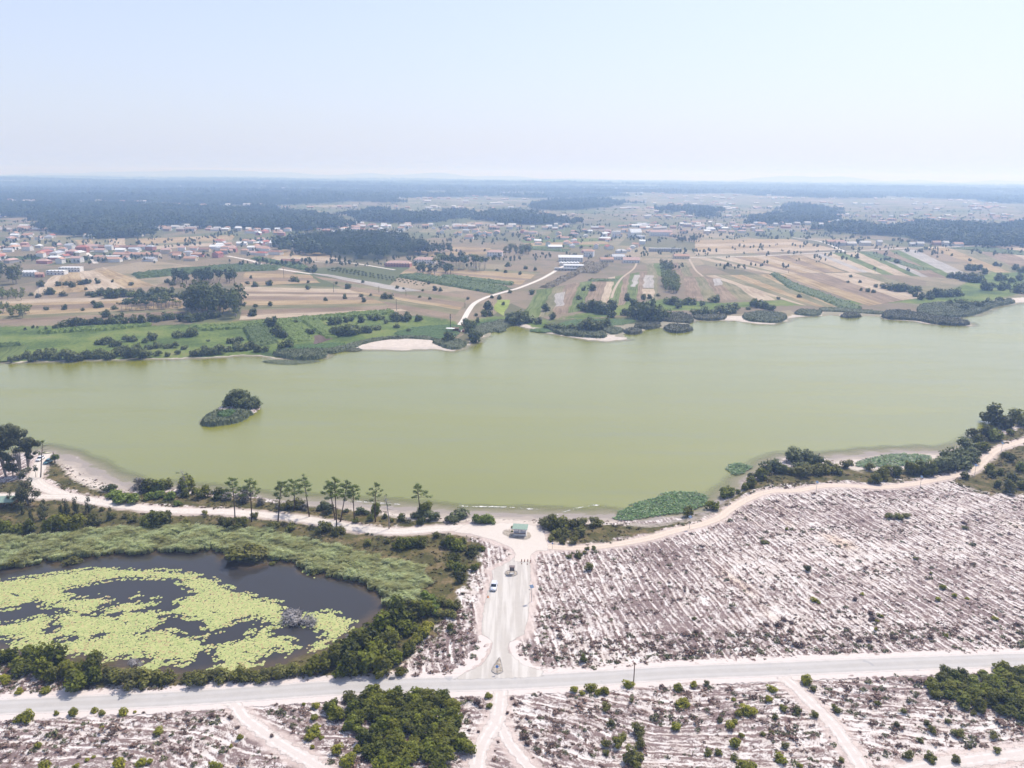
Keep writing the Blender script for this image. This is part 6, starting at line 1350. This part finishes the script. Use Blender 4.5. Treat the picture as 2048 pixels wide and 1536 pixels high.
def house_mesh(w, d, h, hip, wall, roof):
    key = (w, d, h, hip, wall, roof)
    if key in HT: return HT[key]
    a, b = w / 2, d / 2; rise = d * .24
    if hip == 'flat':
        wm = MB().box(-a, a, -b, b, -.3, h).mesh('wall', WALLS[wall]); rm = MB().box(-a - .15, a + .15, -b - .15, b + .15, h + .003, h + .25).mesh('roof', ROOFS[roof])
    elif hip:
        wm = MB().box(-a, a, -b, b, -.3, h).mesh('wall', WALLS[wall]); q_ = a - b * .8
        V = [(-a - .4, -b - .4, h), (a + .4, -b - .4, h), (a + .4, b + .4, h), (-a - .4, b + .4, h), (-q_, 0, h + rise), (q_, 0, h + rise)]
        rm = MB().add(V, [(0, 1, 5, 4), (1, 2, 5), (2, 3, 4, 5), (3, 0, 4), (3, 2, 1, 0)]).mesh('roof', ROOFS[roof])
    else:
        wm = MB().prism([(-b, -.3), (b, -.3), (b, h), (0, h + rise - .02), (-b, h)], -a, a, 'x').mesh('wall', WALLS[wall])
        rm = MB().prism([(-b - .5, h - .22), (0, h + rise), (b + .5, h - .22), (b + .5, h - .02), (0, h + rise + .2), (-b - .5, h - .02)], -a - .35, a + .35, 'x').mesh('roof', ROOFS[roof])
    wi = MB().box(-.55, .55, -.04, .05, 0, 1.2).mesh('window', PANE); do = MB().box(-.5, .5, -.05, .05, 0, 2.1).mesh('door', DOORM); ch = MB().box(-.3, .3, -.3, .3, 0, 1.3).mesh('chimney', WALLS[wall])
    HT[key] = (wm, rm, wi, do, ch); return HT[key]
def house(px, py, w, d, h, rz, wall, roof, label, group, hip=False, detail=True, name='house', cat='house', loc=None):
    x, y = loc if loc is not None else ground(px, py)
    z_ = float(hgt(np.array([x]), np.array([y]))[0]); o = tag(empty(name, (x, y, z_), rz), label, cat, group)
    wm, rm, wi, do, ch = house_mesh(w, d, h, hip, wall, roof)
    link('wall', wm, o); rf = link('roof', rm, o)
    if detail:
        n_ = max(2, int(w / 3.4))
        for fl in range(1 if h < 4.5 else 2):
            for i in range(n_):
                xx = -w / 2 + (i + .5) * w / n_
                if fl == 0 and i == n_ // 2: link('door', do, o, (xx, -d / 2, 0))
                else: link('window', wi, o, (xx, -d / 2, .95 + fl * 2.9))
        if hip != 'flat': link('chimney', ch, rf, (w * .25, d * .1, h + d * .24 - .75))
    return o
# singled-out buildings
house(143, 543, 24, 9, 5, .05, 'white', 'white', 'white shed with pale flat roof at the top of the pale stubble', None, 'flat', name='shed', cat='shed'); 
house(115, 549, 20, 9, 4.5, .05, 'white', 'white', 'white storehouse beside the flat white shed at the village edge', None, 'flat', name='shed', cat='shed')
house(62, 552, 14, 8, 4.5, .1, 'white', 'white', 'white blank-walled barn nearest the big dark trees', None, name='barn', cat='barn'); house(80, 554, 8, 7, 3.4, .4, 'rose', 'orange', 'small orange-roofed house at the foot of the village', None)
house(166, 505, 15, 12, 8, .15, 'brick', 'red', 'tall brick-red house in the village centre', None, True); house(146, 510, 13, 11, 5.5, .1, 'rose', 'pink', 'pink villa beside the tall brick-red house', None, True)
house(178, 477, 16, 9, 5, -.3, 'white', 'white', 'white gabled barn against the dark forest edge', None, name='barn', cat='barn'); house(216, 518, 44, 9, 4, .03, 'white', 'white', 'long low white hall in the village', None, 'flat', name='hall', cat='hall')
house(275, 514, 62, 10, 4, .02, 'cream', 'orange', 'long orange-roofed farm building in the village', None, name='farm_building', cat='building'); house(240, 498, 62, 8, 3.6, .02, 'brick', 'brown', 'long brown-roofed barn behind the white hall', None, name='barn', cat='barn')
house(572, 493, 48, 16, 6, -.02, 'white', 'white', 'long white warehouse beside the pine copse', None, name='warehouse', cat='warehouse')
house(783, 471, 42, 16, 7, -.04, 'white', 'grey', 'big pale warehouse behind the pine copse', None, 'flat', name='warehouse', cat='warehouse'); house(757, 443, 40, 20, 9, 0, 'grey', 'grey', 'grey hall with dark doorway among the far houses', None, 'flat', name='hall', cat='hall')
house(676, 472, 22, 14, 7, .1, 'white', 'white', 'white hangar behind the pine copse', None, name='hangar', cat='hangar')
house(797, 533, 32, 12, 4.5, -.1, 'rose', 'pink', 'rose-walled villa in front of the pine copse', None, True); house(850, 526, 28, 12, 5, -.1, 'white', 'pink', 'pink-roofed villa behind the dark bushy trees', None, True)
house(990, 512, 22, 12, 6, -.1, 'white', 'pink', 'white villa with pink roof beside the umbrella pines', None, True)
house(583, 526, 26, 9, 3, -.2, 'grey', 'brown', 'low dark farm shed on the stubble before the copse', None, name='shed', cat='shed')
for i in range(6): house(1122 + i * 6.6, 530.5, 9.0, 3.7, 3.4, math.pi / 2 - .06, 'white', 'white', 'white barrel-roofed shed in the row below the big white hall', 'row of small white sheds', False, False, 'shed', 'shed')
house(1141, 523, 33, 11, 6, -.06, 'white', 'white', 'big white hall at the end of the white track', None, name='hall', cat='hall')
house(1147, 535.5, 25, 5, 3.2, -.06, 'white', 'white', 'long white shed in front of the small white sheds', None, name='shed', cat='shed'); house(1131, 541, 27, 5, 2.8, -.03, 'grey', 'grey', 'blue-grey walled shed lowest in the white farm complex', None, 'flat', name='shed', cat='shed')
house(1178, 513, 14, 12, 8, -.3, 'white', 'orange', 'tall white house with orange roof in the hamlet', None, True); house(1262, 525, 22, 13, 4, -.05, 'white', 'pink', 'pink-roofed farmhouse at the head of the dirt track', None); house(1213, 524, 18, 10, 4, .1, 'cream', 'orange', 'orange-roofed cottage nearest the brown maize', None)
house(1236, 519, 18, 12, 4.5, .1, 'white', 'grey', 'grey-roofed barn beside the pink farmhouse', None, name='barn', cat='barn'); house(1362, 517, 22, 10, 4, .02, 'cream', 'orange', 'orange farmhouse alone at the pale lane', None); house(1330, 503, 50, 10, 5, .02, 'grey', 'grey', 'long blue-grey shed behind the orange farmhouse', None, 'flat', name='shed', cat='shed')
house(1321, 472, 42, 14, 8, .02, 'white', 'pink', 'long white block with pink roof on the plain', None, name='building', cat='building'); house(1232, 474, 16, 12, 11, .02, 'white', 'white', 'tall white block in the far hamlet', None, 'flat', name='building', cat='building')
house(1670, 488, 30, 11, 4.5, -.05, 'cream', 'orange', 'orange-roofed farmhouse beside the joining farm road', None)
k = tag(empty('chapel', (*ground(1269, 474), 0), .3), 'white chapel with pointed gable in the far hamlet', 'chapel'); MB().prism([(-6, 0), (6, 0), (6, 9), (0, 15), (-6, 9)], -12, 12, 'x').build('wall', WALLS['white'], k); MB().prism([(-6.6, 8.6), (0, 15.2), (6.6, 8.6), (6.6, 9.0), (0, 15.7), (-6.6, 9.0)], -11.6, 12.6, 'x').build('roof', ROOFS['white'], k)
MB().box(-13.5, -11.9, -1, 1, 0, 17).build('bell_gable', WALLS['white'], k)
# village houses
VILL = [('the village below the forest', '0,528 60,525 120,530 200,532 240,520 330,528 420,520 470,515 470,498 400,500 300,498 200,498 120,488 40,492 -20,490', 64, .0),
        ('the upper village before the forest', '0,488 60,480 150,480 230,474 330,466 410,462 520,470 590,474 600,462 420,458 270,474 130,474 0,462', 34, .0),
        ('the houses beside the pine copse', '430,500 500,512 560,512 600,498 590,484 500,480 440,484', 28, -.1),
        ('the houses behind the pine copse', '610,482 680,484 700,468 780,462 880,468 930,480 1000,478 1000,466 880,458 760,452 640,456', 40, -.1),
        ('the hamlet round the white chapel', '1010,470 1060,488 1120,516 1150,512 1190,520 1250,505 1290,490 1280,468 1180,460 1080,462', 44, -.1),
        ('the hamlet on the open plain', '1240,466 1340,476 1400,468 1520,466 1520,454 1400,446 1300,446 1240,452', 40, 0),
        ('the far hamlet between the copses', '1510,462 1560,470 1640,468 1740,452 1800,446 1900,448 2048,446 2048,434 1900,436 1700,440 1560,454', 38, 0)]
rr_ = random.Random(5)
for vn, s, n, base in VILL:
    pl = gpoly(P(s)); pts = []; tr = 0
    while len(pts) < n and tr < 3000:
        tr += 1; q_ = in_poly_random(pl, 1)[0]
        if all(np.hypot(*(q_ - p)) > 17 for p in pts): pts.append(q_)
    for q_ in pts:
        rc = rr_.choices(['orange', 'pink', 'red', 'grey', 'white', 'brown'], [26, 28, 6, 14, 16, 10])[0]; wc_ = rr_.choices(['white', 'cream', 'grey', 'rose'], [60, 22, 10, 8])[0]
        w_, d_, h_ = rr_.choice([(11, 8, 3.2), (13, 9, 5.8), (10, 8, 5.6), (16, 9, 3.6), (22, 10, 4.2), (12, 8, 3.2)])
        adj = {'orange': 'orange-tiled', 'pink': 'faded pink-roofed', 'red': 'red-roofed', 'grey': 'grey-roofed', 'white': 'white-roofed', 'brown': 'brown-roofed'}[rc]
        house(0, 0, w_, d_, h_, base + rr_.choice([0, 0, math.pi / 2]) + rr_.uniform(-.25, .25), wc_, rc, adj + ' house in ' + vn, adj + ' houses of ' + vn, rr_.random() < .45, False, loc=q_)

# remote buildings that are only pale specks, one object
V = MB(); 
NS = 5200; YY = np.exp(RNG.uniform(math.log(1350), math.log(6500), NS)); XX = RNG.uniform(-.75, .75, NS) * YY
ok = (wood_at(XX, YY) < .35) & (wob(XX * .6, YY, 520, 1) > np.where(YY > 3000, .15, .42)) & (RNG.uniform(0, 1, NS) < .75)
HZ = hgt(XX, YY)
for xx, yy, z_ in zip(XX[ok], YY[ok], HZ[ok]):
    big = 1.0 if yy < 2600 else 1.5; w_, d_, h_ = random.uniform(4, 9) * big, random.uniform(3.5, 6) * big, random.uniform(3, 6)
    V.box(xx - w_, xx + w_, yy - d_, yy + d_, z_ - 3, z_ + h_).prism([(yy - d_ - .5, z_ + h_ + .02), (yy, z_ + h_ + 3), (yy + d_ + .5, z_ + h_ + .02)], xx - w_ - .4, xx + w_ + .4, 'x')
t = Mat('remote_house_walls'); n = t.n('ShaderNodeNewGeometry').outputs['Random Per Island']; REM = t.end(t.bsdf(t.ramp(n, [(.15, (.56, .53, .49)), (.35, (.62, .59, .55)), (.5, (.46, .28, .20)), (.8, (.44, .31, .25)), (.92, (.55, .52, .48))]), .9, .1))
tag(V.build('distant_houses', REM), 'pale specks of remote houses among the far forest', 'houses', None, 'stuff')

# ------------------------------------------------------------------ far hills and the air
HILLM = plain('hill_scrub', (.10, .11, .08), .95, .1, .2, .002)
def hills(y0, x0, x1, H_, seed, label):
    n_ = 220; xs = np.linspace(x0, x1, n_); V = []; e = np.clip(np.minimum((xs - x0), (x1 - xs)) / ((x1 - x0) * .35), 0, 1)
    h_ = H_ * (0.55 + .3 * wob(xs, xs * 0 + seed * 900, 5200, seed % 4) + .12 * wob(xs, xs * 0, 1500, 2)) * e ** .7
    prof = ((-1500, 0), (-900, .35), (-400, .8), (0, 1), (600, .7), (1200, 0))
    for dy, f in prof: V += [(x_, y0 + dy, f * max(hh, 2) - 4) for x_, hh in zip(xs, h_)]
    i = (np.arange(len(prof) - 1)[:, None] * n_ + np.arange(n_ - 1)[None, :]).ravel()
    tag(link('hills', mesh_np('hills', np.array(V), np.stack([i, i + 1, i + n_ + 1, i + n_], 1), [HILLM], True)), label, kind='structure')
hills(18300, -16000, 5500, 225, 1, 'faint blue range of hills on the horizon over the forest')
hills(18000, 1500, 16000, 200, 2, 'faint pale hills on the horizon over the far hamlets')
hz_ = MB().box(-18500, 18500, -2800, 22500, -6, 235).build('haze', None)
tag(hz_, 'thin bluish haze over the whole plain', 'haze', None, 'stuff')
hm = bpy.data.materials.new('summer_haze'); hm.use_nodes = True; nt = hm.node_tree; nt.nodes.clear()
ho = nt.nodes.new('ShaderNodeOutputMaterial'); pv_ = nt.nodes.new('ShaderNodeVolumePrincipled'); nt.links.new(pv_.outputs[0], ho.inputs['Volume'])
pv_.inputs['Color'].default_value = (0.40, 0.60, 1.0, 1); pv_.inputs['Absorption Color'].default_value = (1, 1, 1, 1); pv_.inputs['Density'].default_value = 2.6e-4; pv_.inputs['Anisotropy'].default_value = 0.3
hz_.data.materials.append(hm)

# ------------------------------------------------------------------ separate look-alikes are told apart by their order across the view
ORD = ('first second third fourth fifth sixth seventh eighth ninth tenth eleventh twelfth thirteenth fourteenth fifteenth sixteenth seventeenth '
       'eighteenth nineteenth twentieth twenty-first twenty-second twenty-third twenty-fourth').split()
DENSE = ('thicket', 'hedge', 'belt', 'grove', 'plantation', 'block', 'copse', 'bush mass', 'houses of', 'row at', 'willows below', 'fields ', 'clump', 'big trees', 'orchard', 'dark trees', 'round trees beside', 'light green row', 'fringe')
groups = {}
for o in SC.objects:
    if o.parent is None and 'group' in o and o.get('kind') is None: groups.setdefault((o['group'], o['label']), []).append(o)
for (gname, lab), mem in groups.items():
    if len(mem) < 2 or len(mem) > 24 or any(w_ in gname for w_ in DENSE) or len(lab.split()) > 12: continue
    mem.sort(key=lambda o: o.location.x / max(o.location.y, 1))
    for i, o in enumerate(mem):
        o['label'] = lab + (', leftmost' if i == 0 else ', rightmost' if i == len(mem) - 1 else ', ' + ORD[i] + ' from the left') + (' of the group' if i in (0, len(mem) - 1) and len(lab.split()) < 12 else '')
